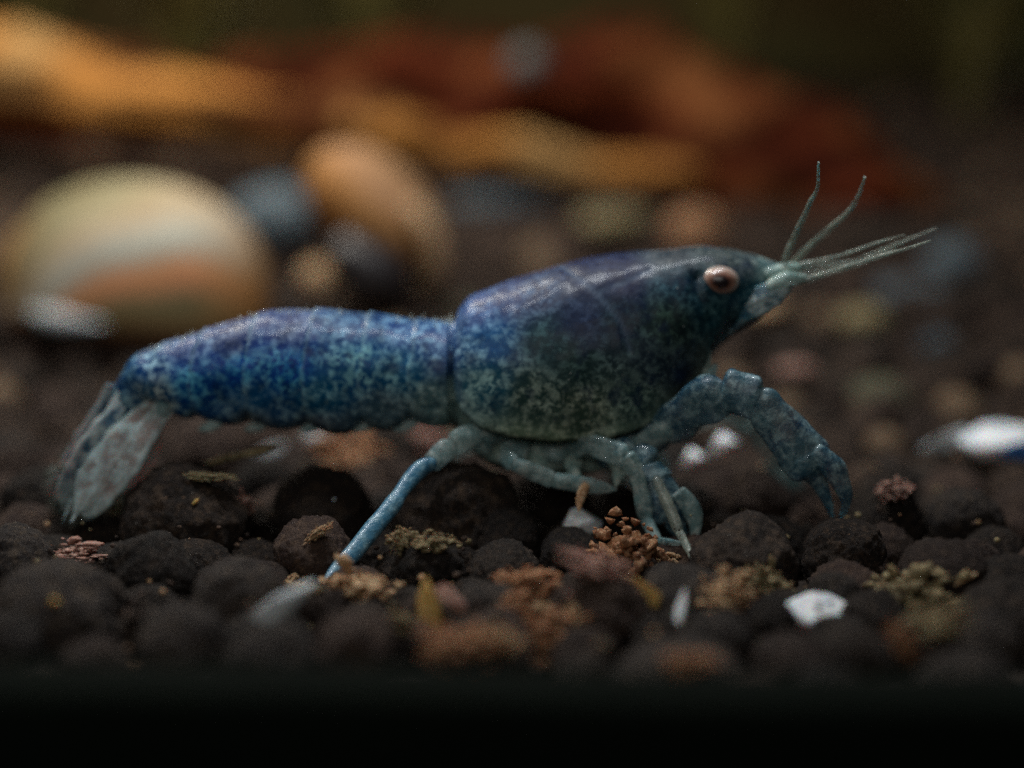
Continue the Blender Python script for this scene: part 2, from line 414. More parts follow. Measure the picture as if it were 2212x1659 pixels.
def where(p, r):
    X, Y_ = topx(p); c = []
    for mx, my, nm in MARKS:
        d = math.hypot(X - mx, Y_ - my); k = int(round(math.atan2(my - Y_, X - mx) / (math.pi / 4))) % 8
        ring = 'just' if d < 110 else 'a little further' if d < 210 else 'some way' if d < 330 else None
        if ring and d > 25 and -40 < X < 2252: c.append((d, ring, DIRS[k], nm))
    for d, ring, dr, nm in sorted(c):
        for q in ('',):
            l_ = '%s pellet %s %s the %s' % ('larger' if r > .5 else 'smaller', {'just': 'close', 'a little further': 'farther', 'some way': 'well'}[ring], dr, nm)
            if l_ not in used_l: used_l.add(l_); return l_
    return None
for i, (x, y, r) in enumerate(near):
    k = random.choice('dddbbg'); o = link('soil_pellet', (HIM if y < 2 else LOM)[k][i % 6]); rrot(o)
    pale = None
    if y > 3 and random.random() < .16:
        mc = random.choice((M_FT, M_FP, M_FO, M_SOIL, M_SOIL, M_SOIL)); o.data = with_mat(o.data, mc); pale = {M_FT: 'tan', M_FP: 'rosy', M_FO: 'olive', M_SOIL: 'blackish'}[mc]
    o.location = (x, y, gh(x, y) + random.uniform(-.28, .10) * r); o.scale = (r, r * random.uniform(.85, 1), r * random.uniform(.8, 1))
    wl = where(o.location, r) if y < 2.5 else None
    if y < -1.6: lab = 'plain dark filler pellet packed in the bed in front of the crayfish'
    elif y < 2.5: lab = 'plain dark filler pellet in the bed below the crayfish, between larger ones'
    else: lab = 'blurred %s filler pellet in the bed behind the crayfish' % (pale or 'brown')
    if wl: lab = wl
    SPH.append((o.location.copy(), r * .92))
    tag(o, lab, 'soil pellet', {'p': 'filler pellets in front of the crayfish', 'b': 'filler pellets below the crayfish', 'r': 'filler pellets behind the crayfish'}['p' if y < -1.6 else 'b' if y < 2.5 else 'r'])
def join_lumps(name, items, mats, label=None):
    vs, fs, mi = [], [], []
    src = [lump('tmp', 2, .16, 1.4, s + 40) for s in range(5)]
    data = [([v.co.copy() for v in m.vertices], [tuple(p.vertices) for p in m.polygons]) for m in src]
    for (x, y, z, r) in items:
        V, F = random.choice(data); R = Matrix.Rotation(random.uniform(0, 6.28), 3, 'Z'); b = len(vs); q = random.randrange(len(mats))
        for v in V:
            c = R @ v; vs.append((x + c.x * r, y + c.y * r, z + c.z * r * .9))
        fs += [tuple(b + a for a in f) for f in F]; mi += [q] * len(F)
    me = mesh(name, vs, fs)
    for m in mats: me.materials.append(m)
    me.polygons.foreach_set('material_index', mi)
    for m in src: bpy.data.meshes.remove(m)
    return link(name, me)
far = [(x, y, gh(x, y) + random.uniform(0, .2) * r, r) for x, y, r in rest]
for _ in range(2600):
    y = random.uniform(17, 46); half = (y - CAMY) * .34; x = random.uniform(-half, half); r = random.uniform(.3, .85); far.append((x, y, gh(x, y) + .1 * r, r))
tag(join_lumps('soil_pellets', far, [M_BED, M_SOILB, M_BED, M_SOIL, M_BED, M_FT, M_SOIL, M_SOILB]), 'blurred mass of brown soil pellets rising behind the crayfish', 'soil', kind='stuff')
# small crumbs between the pellets in front
cr_items = []
for _ in range(2400):
    y = random.uniform(-5.6, 4); half = (y - CAMY) * .3; x = random.uniform(-half, half); r = random.uniform(.012, .042)
    h = -.05
    for (a, b, c) in placed:
        d = math.hypot(a - x, b - y)
        if d < c * .8: h = max(h, math.sqrt(max(0, 1 - (d / c) ** 2)) * c * 1.0)
    if h < .15 and random.random() < .6: continue
    if h > .3 and random.random() < .75: continue
    cr_items.append((x, y, h + .05, r))
# ------------------------------------------------------------------ loose crumbs, chips and quartz
def land(px, py, rw, sink=.35):
    d = ray(px, py).normalized(); o = Vector((0, CAMY, CAMZ)); g = G(px, py); best = (g - o).length
    for c, r in HSP + SPH:
        oc = o - c; b = oc.dot(d); q = oc.dot(oc) - r * r * .94; D = b * b - q
        if D > 0:
            t = -b - math.sqrt(D)
            if 0 < t < best: best = t
    return o + d * (best - rw * sink)
def item(name, px, py, r, me, mat, lab, cat, sc=(1, 1, 1), rot=(0, 0, 0), up=None, Y=None, group=None):
    r *= {'debris_clump': 1.5, 'quartz_grain': 1.5}.get(name, 1) if r > 15 else 1
    if Y is not None: p = P(px, py, Y); rw = r / pxu(Y)
    else: p, rw = place_r(px, py, r)
    if up is not None: p = G(px, py, up); rw = r / pxu(p.y)
    if Y is not None and Y < 1.5 and name != 'pebble':
        for _ in range(2): p = land(px, py, rw); rw = r / pxu(p.y)
    o = link(name, with_mat(me, mat)); o.location = p; o.scale = tuple(rw * s for s in sc); o.rotation_euler = rot
    tag(o, lab, cat, group); return o
def clump(seed):
    rnd = random.Random(seed); vs, fs = [], []
    for k in range(140):
        src = CR[k % 2 if k < 14 else 2 + k % 2]; d = Vector((rnd.gauss(0, 1), rnd.gauss(0, 1), rnd.gauss(0, 1))).normalized() * rnd.uniform(.0, .95) ** .6
        d.x *= 1 + .35 * noise.noise(d * 2 + Vector((seed, 0, 0))); d.z *= .9 + .4 * noise.noise(d * 1.7 + Vector((0, seed, 0))); r = (rnd.uniform(.05, .22) if k > 12 else rnd.uniform(.22, .38)) * (1.15 - .5 * d.length)
        R_ = Matrix.Rotation(rnd.uniform(0, 6.28), 3, (rnd.random(), rnd.random(), 1)); b = len(vs)
        q = Vector((r * rnd.uniform(.7, 1.5), r * rnd.uniform(.6, 1.1), r * rnd.uniform(.6, 1.1)))
        for v in src[0]: vs.append(d + R_ @ Vector((v.x * q.x, v.y * q.y, v.z * q.z)))
        fs += [tuple(b + a for a in f) for f in src[1]]
    return mesh('crumb', vs, fs)
CR = []
for k in range(4):
    m_ = lump('tmp', 2 if k < 2 else 1, .5, 1.8, 90 + k, (1, .8, .7), .5); CR.append(([v.co.copy() for v in m_.vertices], [tuple(p.vertices) for p in m_.polygons])); bpy.data.meshes.remove(m_)
CL = [clump(k * 3.7 + 1) for k in range(7)]
MUL = 'crumbs of debris lying on the bed'
item('debris_clump', 752, 992, 66, CL[0], M_ORANGE, 'orange brown ring shaped crumb under the abdomen', 'debris', (1, .9, .8), (.3, 0, .4), group=MUL)
item('debris_clump', 915, 958, 48, CL[1], M_PINK, 'pinkish tan crumb under the belly left of the hip', 'debris', (1, .8, .7), group=MUL)
item('debris_clump', 770, 1282, 74, CL[2], M_TAN, 'fluffy tan clump right below the tip of the blue leg', 'debris', (1, .8, .7), Y=-3.2, group=MUL)
item('debris_clump', 1350, 1190, 62, CL[3], M_ORANGE, 'fluffy orange brown clump left of the second claw tip', 'debris', (1, .8, 1.0), Y=-1.75, group=MUL)
item('debris_clump', 1290, 1225, 52, CL[4], M_PINK, 'rosy crumb lying on the broad purplish pellet', 'debris', (1.3, .7, .5), (0, .4, 0), Y=-2.45, group=MUL)
item('debris_clump', 1140, 1275, 62, CL[5], M_ORANGE, 'rusty clump with bright crest in the middle of the front bed', 'debris', (1, .8, .75), Y=-3.1, group=MUL)
item('debris_clump', 1165, 1330, 50, CL[1], M_TAN, 'grey tan crumb just beneath the rusty clump', 'debris', (1, .8, .8), Y=-3.6, group=MUL)
item('debris_clump', 1185, 1388, 66, CL[6], M_ORANGE, 'blurred rust brown clump in the front row, right of the ochre ones', 'debris', (1, .8, .9), Y=-4.6, group=MUL)
item('debris_clump', 985, 1398, 60, CL[0], M_ORANGE, 'blurred ochre clump at the foot of the yellow chip', 'debris', (1.15, .8, .8), Y=-4.6, group=MUL)
item('debris_clump', 1085, 1392, 36, CL[3], M_TAN, 'small blurred golden clump between ochre and rust brown ones', 'debris', (1.2, .8, .7), Y=-4.7, group=MUL)
item('debris_clump', 1562, 1282, 52, CL[4], M_TAN, 'crumbly tan clump on top of the slate grey pellet', 'debris', (1.1, .8, .75), Y=-3.1, group=MUL)
item('debris_clump', 1662, 1258, 46, CL[2], M_OLIVE, 'ochre green fuzz below the big dark pellet', 'debris', (1.0, .6, .7), (0, .6, 0), Y=-2.9, group=MUL)
item('debris_clump', 1975, 1300, 84, CL[6], M_OLIVE, 'wide olive tan fuzz patch under the straw at right', 'debris', (1, .8, .8), Y=-3.0, group=MUL)
item('debris_clump', 1490, 1432, 48, CL[5], M_ORANGE, 'blurred reddish crumb in front left of the slate grey pellet', 'debris', (1.1, .7, .45), Y=-4.9, group=MUL)
item('debris_clump', 690, 1150, 26, CL[1], M_TAN, 'tan streak of debris on the reddish brown pellet', 'debris', (1.1, .6, .4), (0, -.6, 0), Y=-1.9, group=MUL)
item('debris_clump', 150, 1205, 72, CL[4], M_PINK, 'flat reddish brown flake at left below the tail fan', 'debris', (1, .7, .4), Y=-2.2, group=MUL)
item('debris_clump', 940, 1172, 26, CL[3], M_OLIVE, 'small olive fuzz on top of the pellet right of the leg', 'debris', (1.5, .9, .7), Y=-1.95, group=MUL)
item('debris_clump', 528, 1090, 20, CL[2], M_PINK, 'small pink orange crumb on right side of the biggest pellet', 'debris', (.9, .8, 1.2), Y=-1.95, group=MUL)
item('debris_clump', 655, 1275, 24, CL[0], M_OLIVE, 'tiny pale crumb at the upper end of the pale chip', 'debris', (1.4, .8, .6), Y=-3.3, group=MUL)
item('debris_clump', 1950, 1390, 38, CL[1], M_ORANGE, 'blurred ochre stain crumb in the front row at right', 'debris', (.6, .6, 1.3), (0, -.5, 0), Y=-4.5, group=MUL)
item('debris_clump', 245, 1100, 34, CL[3], M_OLIVE, 'greenish fuzz on the left flank of the biggest pellet', 'debris', (.8, .8, 1.1), Y=-1.4, group=MUL)
item('debris_clump', 452, 1030, 22, CL[5], M_OLIVE, 'thin crust of olive crumbs on top of the biggest pellet', 'debris', (2.2, 1, .35), (0, .08, 0), Y=-1.0, group=MUL)
item('debris_clump', 860, 1345, 30, CL[2], M_OLIVE, 'pale greenish crumb left of the yellow chip', 'debris', (1, .8, .9), Y=-4.1, group=MUL)
for px, py, r, mt, sc_, lab in ((1060, 1385, 40, M_TAN, (1.2, .8, .8), 'blurred golden debris between the two ochre clumps in front'), (640, 1262, 34, M_TAN, (1.2, .8, .6), 'small tan debris left of the leg tip'),
    (1230, 1340, 34, M_TAN, (.9, .8, .9), 'tan debris at left foot of the broad purplish pellet'), (1430, 1215, 32, M_TAN, (1, .8, .8), 'tan debris right below the fluffy orange clump'), (1110, 1320, 40, M_ORANGE, (1, .8, 1), 'rusty debris under the crest clump'),
    (2030, 1345, 46, M_OLIVE, (1.3, .8, .7), 'olive debris trailing below the straw'), (870, 1170, 30, M_OLIVE, (.8, .8, 1), 'faint olive debris right of the leg shin'), (1610, 1300, 34, M_ORANGE, (1.1, .8, .7), 'rusty debris between grey pellet and ochre fuzz'),
    (300, 1330, 30, M_SOILB, (1.3, .8, .6), 'dull brown debris in the dark hollow at lower left'), (1930, 1060, 34, M_PINK, (1.6, .8, .6), 'faint pinkish debris right of the big claw')):
    item('debris_clump', px, py, r, CL[random.randrange(7)], mt, lab, 'debris', sc_, (0, 0, random.random() * 6), Y=-3, group=MUL)
CH = [chip('chip', s, q) for s, q in ((1, (1, .5, .4)), (2, (1, .6, .6)), (3, (1, .7, .8)), (4, (1, .3, .25)))]
QG = 'pale chips and grains lying on the bed'
def chipi(*a, **k): return item('quartz_grain', *a, group=QG, **k)
chipi(1252, 1132, 42, CH[2], M_QUARTZ, 'glowing white grain on the small bluish pellet under the belly', 'quartz grain', (.8, .8, .75), Y=-1.7)
chipi(1772, 1326, 70, CH[1], M_QUARTZ, 'bright white quartz piece in the lower right of the bed', 'quartz grain', (1, .9, .9), (1.0, .3, .4), Y=-3.4)
chipi(1466, 1340, 44, CH[0], M_QUARTZ, 'upright white sliver leaning on the slate grey pellet', 'quartz grain', (1.2, .6, .55), (0, -1.35, 0), Y=-3.7)
chipi(1396, 1278, 44, CH[1], M_YELL, 'cream yellow chip right of the purplish pellet', 'stone chip', (1.1, .7, .75), (0, .7, 0), Y=-3.0)
chipi(934, 1322, 46, CH[1], M_YELL, 'bright yellow chip standing in the front middle', 'stone chip', (1.2, .7, .8), (0, 1.45, 0), Y=-4.0)
chipi(985, 1300, 52, CH[3], M_PINK, 'slim pink sliver right of the yellow chip', 'stone chip', (1.1, 1, 1.1), (0, .75, 0), Y=-3.7)
chipi(594, 1316, 72, CH[3], M_PALE, 'long pale pointed chip below the leg tip', 'stone chip', (1.1, 1, 1.3), (0, -.70, 0), Y=-3.7)
chipi(421, 1085, 14, CH[0], M_YELL, 'tiny yellow flake on the face of the biggest pellet', 'stone chip', (1, .7, 1.0), (0, -.7, 0), Y=-2.06)
chipi(722, 1079, 4, CH[2], M_QUARTZ, 'minute white glint on the large dark pellet under the tail end', 'quartz grain', Y=-1.68)
chipi(1230, 1287, 12, CH[2], M_PINK, 'small pale dot on the broad purplish pellet', 'stone chip', Y=-3.55)
chipi(118, 1300, 13, CH[2], M_YELL, 'yellow speck on the large greenish pellet at lower left', 'stone chip', Y=-3.5)
chipi(1566, 962, 24, CH[2], M_QUARTZ, 'upper of two white blurred grains within the claw arch', 'quartz grain', Y=2.2)
chipi(1500, 993, 21, CH[2], M_QUARTZ, 'lower left of two white blurred grains within the claw arch', 'quartz grain', Y=2.0)
chipi(1520, 1064, 11, CH[2], M_QUARTZ, 'small white grain right of the second claw', 'quartz grain', Y=-.4)
chipi(2165, 952, 74, CH[1], M_QUARTZ, 'brightest blurred white quartz piece at the right edge', 'quartz grain', (1, 1, .7), (.5, .1, .3), Y=3.3)
M_BLUEQ = crumb_mat('quartz_blue', (.03, .16, .50), (.02, .08, .30), (.15, .38, .70))
chipi(2206, 968, 44, CH[1], M_BLUEQ, 'blue grain touching the brightest quartz at the right edge', 'quartz grain', (1, .8, .7), Y=3.0)
chipi(2040, 950, 40, CH[1], M_PALE, 'duller blurred pale grain left of the brightest quartz', 'quartz grain', (1, .7, .7), (0, -.3, 0), Y=3.6)
chipi(680, 948, 20, CH[2], M_PALE, 'small pale grain half hidden under the abdomen', 'quartz grain', (1.4, .8, .8), Y=.7)
chipi(590, 975, 42, CH[3], M_PALE, 'pale sliver under the abdomen pointing to the tail', 'stone chip', (1, 1, 1), (0, -.4, 0), Y=.9)
me = tube('straw', px3([(1955, 1302, -3.0, 5), (2000, 1285, -3.1, 7), (2060, 1262, -3.2, 7), (2112, 1238, -3.3, 3)]), 30, 10, bump=.4)
tag(link('straw', me, with_mat and M_TAN), 'pale straw lying across the bed at right', 'straw')
me = tube('straw', px3([(430, 1008, .2, 4), (480, 992, .1, 7), (540, 980, 0, 8), (600, 965, 0, 3)]), 30, 10, bump=.4)
tag(link('straw', me, M_OLIVE), 'pale greenish straw behind the biggest pellet under the tail', 'straw')
tag(join_lumps('soil_crumbs', cr_items, [M_SOILB, M_TAN, M_SOILB, M_BED, M_SOILG, M_OLIVE, M_BED, M_BED]), 'fine brown and tan crumbs strewn between the pellets', 'crumbs', kind='stuff')
# pebbles behind
M_CREAM = crumb_mat('stone_cream', (.66, .44, .20), (.44, .28, .13), (.74, .56, .34))
PB = 'blurred pebbles behind the crayfish'
def peb(px, py, r, mat, lab, sc=(1, .9, .75), Y=None):
    item('pebble', px, py, r, LO[random.randrange(8)], mat, lab, 'pebble', sc, (0, 0, random.random()), Y=Y, group=PB)
M_SLATE = crumb_mat('stone_slate', (.11, .15, .17), (.06, .08, .10), (.18, .21, .22))
peb(1505, 500, 68, M_ORANGE, 'blurred orange pebble above the carapace, under the driftwood', (1, .9, .85), Y=17)
peb(1870, 752, 80, M_CREAM, 'blurred cream tan pebble right of the head', (1, .9, .60), Y=13)
peb(1865, 690, 60, M_OLIVE, 'blurred dull greyish pebble behind the cream tan one', (1, .9, .6), Y=11.5)
peb(1650, 672, 48, M_TAN, 'blurred pale tan pebble peeping under the snout', (1, .9, .5), Y=10)
peb(690, 600, 46, M_TAN, 'blurred small tan pebble between the two snails', (1, .9, .9), Y=12)
peb(2060, 565, 70, M_SLATE, 'blurred bluish grey pebble beyond the antennae tips', Y=16)
peb(600, 470, 100, M_SLATE, 'blurred slate blue stone between the two snails', (1, .9, .8), Y=17)
peb(1720, 800, 36, M_PINK, 'blurred rosy pebble above the big claw', (1.3, .9, .6), Y=7.5)
peb(1960, 640, 90, M_SLATE, 'blurred blue grey stone right of the antennae, mid height', (1.5, .9, .5), Y=15)
peb(2000, 740, 60, M_SLATE, 'blurred bluish stone right of the cream tan pebble', (1.3, .9, .5), Y=12)
peb(2120, 800, 50, M_SOILB, 'blurred brown pebble at the right edge, mid height', Y=7.5)
peb(1080, 440, 80, M_SLATE, 'blurred blue grey stone below the middle of the driftwood', (1.6, .9, .4), Y=22)
peb(1330, 480, 76, M_OLIVE, 'blurred olive stone left of the orange pebble', (1.5, .9, .5), Y=18)
# ------------------------------------------------------------------ snails
def shell_mesh(name, nu=120, nv=48, W=2.2, turns=3.2, stripes=None):
    vs, cs = [], []
    for i in range(nu):
        a = -turns * 2 * math.pi * (1 - i / (nu - 1)); g = W ** (a / (2 * math.pi))
        for j in range(nv):
            t = j / nv * 2 * math.pi
            R = 1.0 * g; r = .78 * g
            x = (R * .62 + r * math.cos(t)) * math.cos(a); y = (R * .62 + r * math.cos(t)) * math.sin(a)
            z = -r * .95 * math.sin(t) - g * .95 + 1.0
            vs.append((x, y, z))
            s = (t / (2 * math.pi) + .03 * noise.noise(Vector((a, t, 1)))) % 1
            cs.append(stripes(s, a))
    me = mesh(name, vs, grid_faces(nu, nv)); setcol(me, 'base', cs); return me
def shell_mat(name, gloss=.3):
    m = NT(name); A = m.attr('base')
    c = m.mix(m.ramp(m.noise(2.5, 4, .6), [(.4, 0), (.65, .25)]), A.outputs['Color'], (.30, .16, .06))
    m.set(Base_Color=c, Roughness=.9, Specular_IOR_Level=.05); m.bump(m.noise(5, 3), .3, .05); return m.m
def dome(name, nu, nv, colf, whorl=.12):
    """globular shell: one big body whorl with a low spire at the left end"""
    vs, cs = [], []
    for i in range(nu):
        u = i / (nu - 1) * math.pi
        for j in range(nv):
            v = j / nv * 2 * math.pi
            r = 1 - whorl * math.exp(-((u - .62 - .05 * math.sin(v)) / .10) ** 2) - whorl * .6 * math.exp(-((u - .33) / .07) ** 2)
            r *= 1 + .035 * noise.noise(Vector((math.sin(v) * 1.5, u * 1.2, math.cos(v) * 1.5)))
            x = -math.cos(u) * (1.0 + .0 * r); s = math.sin(u) ** .85 * r
            vs.append((x, s * math.sin(v), s * math.cos(v))); cs.append(colf(u, v))
    me = mesh(name, vs, grid_faces(nu, nv)); setcol(me, 'base', cs); return me
def lerp(a, b, t): return tuple(x + (y - x) * t for x, y in zip(a, b))
def bands(stops):
    def f(t):
        for (p, c), (q, d) in zip(stops, stops[1:]):
            if t <= q: return lerp(c, d, max(0, (t - p) / (q - p)))
        return stops[-1][1]
    return f
bz = bands([(-1.2, (.56, .48, .40)), (-.85, (.54, .42, .32)), (-.62, (.46, .22, .10)), (-.42, (.20, .14, .06)), (.05, (.17, .14, .07)), (.10, (.50, .24, .12)),  # lowest pale bands are lightened to offset shade on the underside
            (.22, (.58, .23, .10)), (.33, (.56, .33, .18)), (.38, (.36, .36, .30)), (.56, (.56, .54, .44)), (.74, (.54, .42, .27)), (.92, (.40, .35, .21)), (1.2, (.24, .22, .12))])
def big_col(u, v):
    z = math.cos(v) * math.sin(u); x = -math.cos(u)
    t = z * 1.02 + .75 * (x - .30) ** 2 - .16 * x - .06 + .09 * noise.noise(Vector((x * 2, v, 0)))
    c = bz(max(-1.2, min(1.2, t)))
    if abs(x) > .55: c = lerp(c, (.42, .20, .06), min(1, (abs(x) - .55) * 2.0))
    return tuple(q * .85 for q in c)
Ys = 11.4; c = P(292, 640, Ys); u = pxu(Ys)
sn = empty('snail', P(295, 735, Ys)); tag(sn, 'large striped cream and orange snail shell behind the tail', 'snail', 'snails on the bed')
me = dome('shell', 90, 90, big_col)
for v in me.vertices:
    if v.co.z < 0:
        zz = min(.999, -v.co.z); f_ = ((1 - zz ** 4) / (1 - zz ** 2)) ** .5; v.co.x *= min(f_, 1 / max(.3, abs(v.co.x)) if abs(v.co.x) > .9 else f_); v.co.y *= f_
    v.co = Vector((v.co.x * 284 / u, v.co.y * 250 / u, v.co.z * (252 if v.co.z > 0 else 84) / u))
me.transform(Matrix.Rotation(math.radians(4), 4, 'Y')); me.transform(Matrix.Translation(c))
link('shell', me, shell_mat('snail_shell', .6), sn)
lip_glow = tube('shell_lip', px3([(58, 668, Ys - 1.4, 6), (88, 682, Ys - 2.0, 18), (125, 690, Ys - 2.3, 22), (175, 696, Ys - 2.5, 14), (230, 700, Ys - 2.6, 4)]), 40, 16)  # pale lip also stands in for the white highlight at lower left
link('shell_lip', lip_glow, M_PALE, sn)
ft = lump('foot', 4, .1, 1.5, 77); ft.transform(Matrix.Translation(P(290, 722, Ys - .2)) @ Matrix.Diagonal((2.6, 1.7, .35, 1)))
link('foot', ft, M_SOILB, sn)
Ys = 13.5; c = P(805, 455, Ys); u = pxu(Ys)
sn = empty('snail', P(800, 620, Ys)); tag(sn, 'smaller round tan snail with dark opening, behind the abdomen', 'snail', 'snails on the bed')
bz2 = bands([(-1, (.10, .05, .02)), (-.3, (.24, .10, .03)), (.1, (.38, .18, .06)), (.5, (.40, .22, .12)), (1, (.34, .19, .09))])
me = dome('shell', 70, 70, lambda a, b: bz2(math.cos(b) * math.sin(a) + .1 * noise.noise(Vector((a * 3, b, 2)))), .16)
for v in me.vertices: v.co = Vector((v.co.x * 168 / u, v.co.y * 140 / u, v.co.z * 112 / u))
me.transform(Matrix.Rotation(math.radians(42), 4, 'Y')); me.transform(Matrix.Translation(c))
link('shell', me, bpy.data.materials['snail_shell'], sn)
m = NT('snail_flesh'); m.set(Base_Color=m.mix(m.noise(3), (.006, .004, .005), (.016, .010, .010)), Roughness=.5)
ft = lump('foot', 4, .12, 1.6, 81); ft.transform(Matrix.Translation(P(800, 585, Ys - 1.7)) @ Matrix.Rotation(.6, 4, 'Y') @ Matrix.Diagonal((100 / u, 60 / u, 62 / u, 1)))
link('foot', ft, m.m, sn)
rim_ = tube('shell_lip', px3([(880, 440, Ys - 1.0, 22), (925, 500, Ys - 1.2, 24), (945, 570, Ys - 1.2, 22), (930, 630, Ys - .8, 12)]), 36, 14)
link('shell_lip', rim_, M_TAN, sn)
# ------------------------------------------------------------------ driftwood
def wood_mat(name, a, b, c):
    m = NT(name); mp = m.n('ShaderNodeMapping'); mp.inputs['Rotation'].default_value = (0, -.14, 0); mp.inputs['Scale'].default_value = (.16, .9, 1.1)
    m.l(m.tc.outputs['Object'], mp.inputs[0])
    x = m.n('ShaderNodeTexNoise'); x.inputs['Scale'].default_value = 1.3; x.inputs['Detail'].default_value = 5; m.l(mp.outputs[0], x.inputs['Vector'])
    col = m.mix(m.ramp(x.outputs['Fac'], [(.44, 0), (.56, 1)]), a, b)
    col = m.mix(m.ramp(m.noise(.45, 4), [(.50, 0), (.66, 1)]), col, c)
    m.set(Base_Color=col, Roughness=.9, Specular_IOR_Level=.1); m.bump(x.outputs['Fac'], .8, .2); return m.m
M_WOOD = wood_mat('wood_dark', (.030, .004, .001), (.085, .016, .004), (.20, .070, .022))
M_WOODLIT = wood_mat('wood_lit_gold', (.44, .19, .045), (.07, .02, .006), (.42, .24, .09))  # gold of the lit ridge is put into the base colour
wd = empty('driftwood', P(1500, 430, 22)); tag(wd, 'long reddish driftwood root with golden lit ridge across the background', 'driftwood')
def wood(name, l, mat, bump, bs, n=90, m=40, flat=1.0):
    me = tube(name, px3(l), n, m, flat=flat)
    for v, nn in zip(me.vertices, [tuple(v.normal) for v in me.vertices]):
        p = v.co; k = bump * noise.fractal(Vector((p.x * .5, p.y, p.z)) * bs, .6, 2.1, 4)
        v.co = p + Vector(nn) * k
    me.update(); return link(name, me, mat, wd)
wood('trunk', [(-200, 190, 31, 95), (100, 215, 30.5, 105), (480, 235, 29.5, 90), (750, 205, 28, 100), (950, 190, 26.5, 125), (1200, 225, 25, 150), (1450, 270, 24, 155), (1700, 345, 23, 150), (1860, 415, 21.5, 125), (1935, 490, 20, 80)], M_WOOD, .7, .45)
wood('branch', [(-160, 145, 24, 100), (60, 160, 23.5, 85), (250, 215, 23, 78), (420, 235, 22.7, 80), (640, 280, 22.5, 58), (840, 280, 22, 62), (980, 325, 21.8, 44), (1120, 335, 21.5, 46), (1260, 365, 21.2, 38), (1440, 370, 21, 36), (1520, 390, 20.8, 14)], M_WOODLIT, .30, .6, 140)  # lit front ridge of the log, shaped as a gold-coloured branch
wood('branch', [(960, 300, 22.5, 40), (1060, 250, 23, 50), (1150, 170, 23.5, 45), (1200, 110, 24, 25)], M_WOOD, .3, .8, 50)
o = item('pebble', 1140, 135, 40, LO[2], M_SOILG, 'blurred grey white speck hanging on the driftwood near the top', 'pebble', (1, 1, 1), Y=21.5, group=PB)
m_ = NT('speck_grey'); m_.set(Base_Color=(.10, .115, .11), Roughness=.8); o.data.materials[0] = m_.m
# ------------------------------------------------------------------ plants in the far background
ml = NT('leaf_dark'); ml.set(Base_Color=ml.mix(ml.noise(.8, 3), (.085, .085, .020), (.17, .12, .035)), Roughness=.5)
def plant(px, Y, n, h, lab, seed):
    rnd = random.Random(seed); b = P(px, 500, Y); b.z = gh(b.x, b.y)
    e = empty('aquarium_plant', b); tag(e, lab, 'plant', 'plants in the far background')
    for i in range(n):
        ang = rnd.uniform(0, 6.28); L = h * rnd.uniform(.6, 1.1); lean = rnd.uniform(.15, .6); W = rnd.uniform(.35, .8)
        vs = []; N = 10; d = Vector((math.cos(ang), math.sin(ang), 0)); s = Vector((-d.y, d.x, 0))
        for sd in (0, .05):
            for k in range(N + 1):
                t = k / N; c = b + d * (L * lean * t * t) + Vector((0, 0, L * (t - .25 * lean * t * t))); wv = W * (.12 + math.sin(math.pi * t ** 1.3) * .9)
                if k == N: wv = .02
                for q in (-1, 0, 1): vs.append(c + s * wv * q - d * (.12 * W * (1 - abs(q)) + sd))
        fs = []; st = (N + 1) * 3
        for k in range(N):
            for q in (0, 1):
                a = k * 3 + q; fs.append((a, a + 1, a + 4, a + 3)); fs.append((st + a, st + a + 3, st + a + 4, st + a + 1))
            for q in (0, 2):
                a = k * 3 + q; fs.append((a, a + 3, st + a + 3, st + a))
        link('leaf', mesh('leaf', vs, fs), ml.m, e)
plant(420, 32, 16, 9, 'dim green plant behind the left part of the driftwood', 1)
plant(800, 36, 16, 11, 'dim green plant reaching the top edge left of centre', 2)
plant(60, 34, 12, 8, 'dim brown green plant in the top left corner', 3)
plant(2080, 34, 14, 8, 'dim plant in the upper right beyond the driftwood end', 4)
plant(1560, 38, 14, 11, 'dim plant above the thick right part of the driftwood', 5)
# ------------------------------------------------------------------ the crayfish
CF = empty('crayfish', P(1200, 1130, 0)); tag(CF, 'small mottled blue crayfish walking over dark pellets, seen from the side', 'crayfish')
# stations: dorsal px,py ; ventral px,py ; half width (units)
ST = [(238,872, 318,925,.30),(246,842,345,905,.42),(262,805,362,890,.50),(292,760,384,902,.62),(335,742,405,908,.66),(400,720,434,914,.68),(480,694,490,918,.70),
      (560,671,560,926,.74),(640,663,640,931,.77),(720,665,720,931,.78),(800,672,800,927,.78),(880,682,880,918,.76),(950,688,945,915,.74),(985,680,980,930,.76),
      (1012,650,1010,960,.84),(1060,628,1060,985,.90),(1150,597,1140,1000,.97),(1250,568,1240,1004,1.0),(1350,552,1340,985,.98),(1440,545,1420,935,.90),
      (1500,543, 1478,865,.78),(1550,546,1526,785,.64),(1598,552,1566,728,.50),(1634,559,1616,698,.36),(1668,569,1656,668,.24),(1697,580,1690,643,.14),(1728,588,1724,604,.03)]
NB, MB_ = 460, 132
ST = [(a, b + (7 if a < 1500 else 2), c, d - (21 if 330 < c < 700 else 13 if 330 < c < 985 else -22 if 1030 < c < 1360 else 2), w_) for a, b, c, d, w_ in ST]
S = cr(ST, NB)
EDGE = [(975, 700), (985, 800), (990, 860), (1005, 888), (1040, 915), (1100, 932), (1200, 943), (1290, 940), (1370, 918), (1440, 880), (1490, 830), (1512, 785), (1520, 750), (1545, 722), (1600, 690), (1800, 600)]
def edge_y(x):
    if x < 985: return -1
    for (a, b), (c, d) in zip(EDGE[1:], EDGE[2:]):
        if x <= c: return b + (d - b) * (x - a) / (c - a)
    return 600
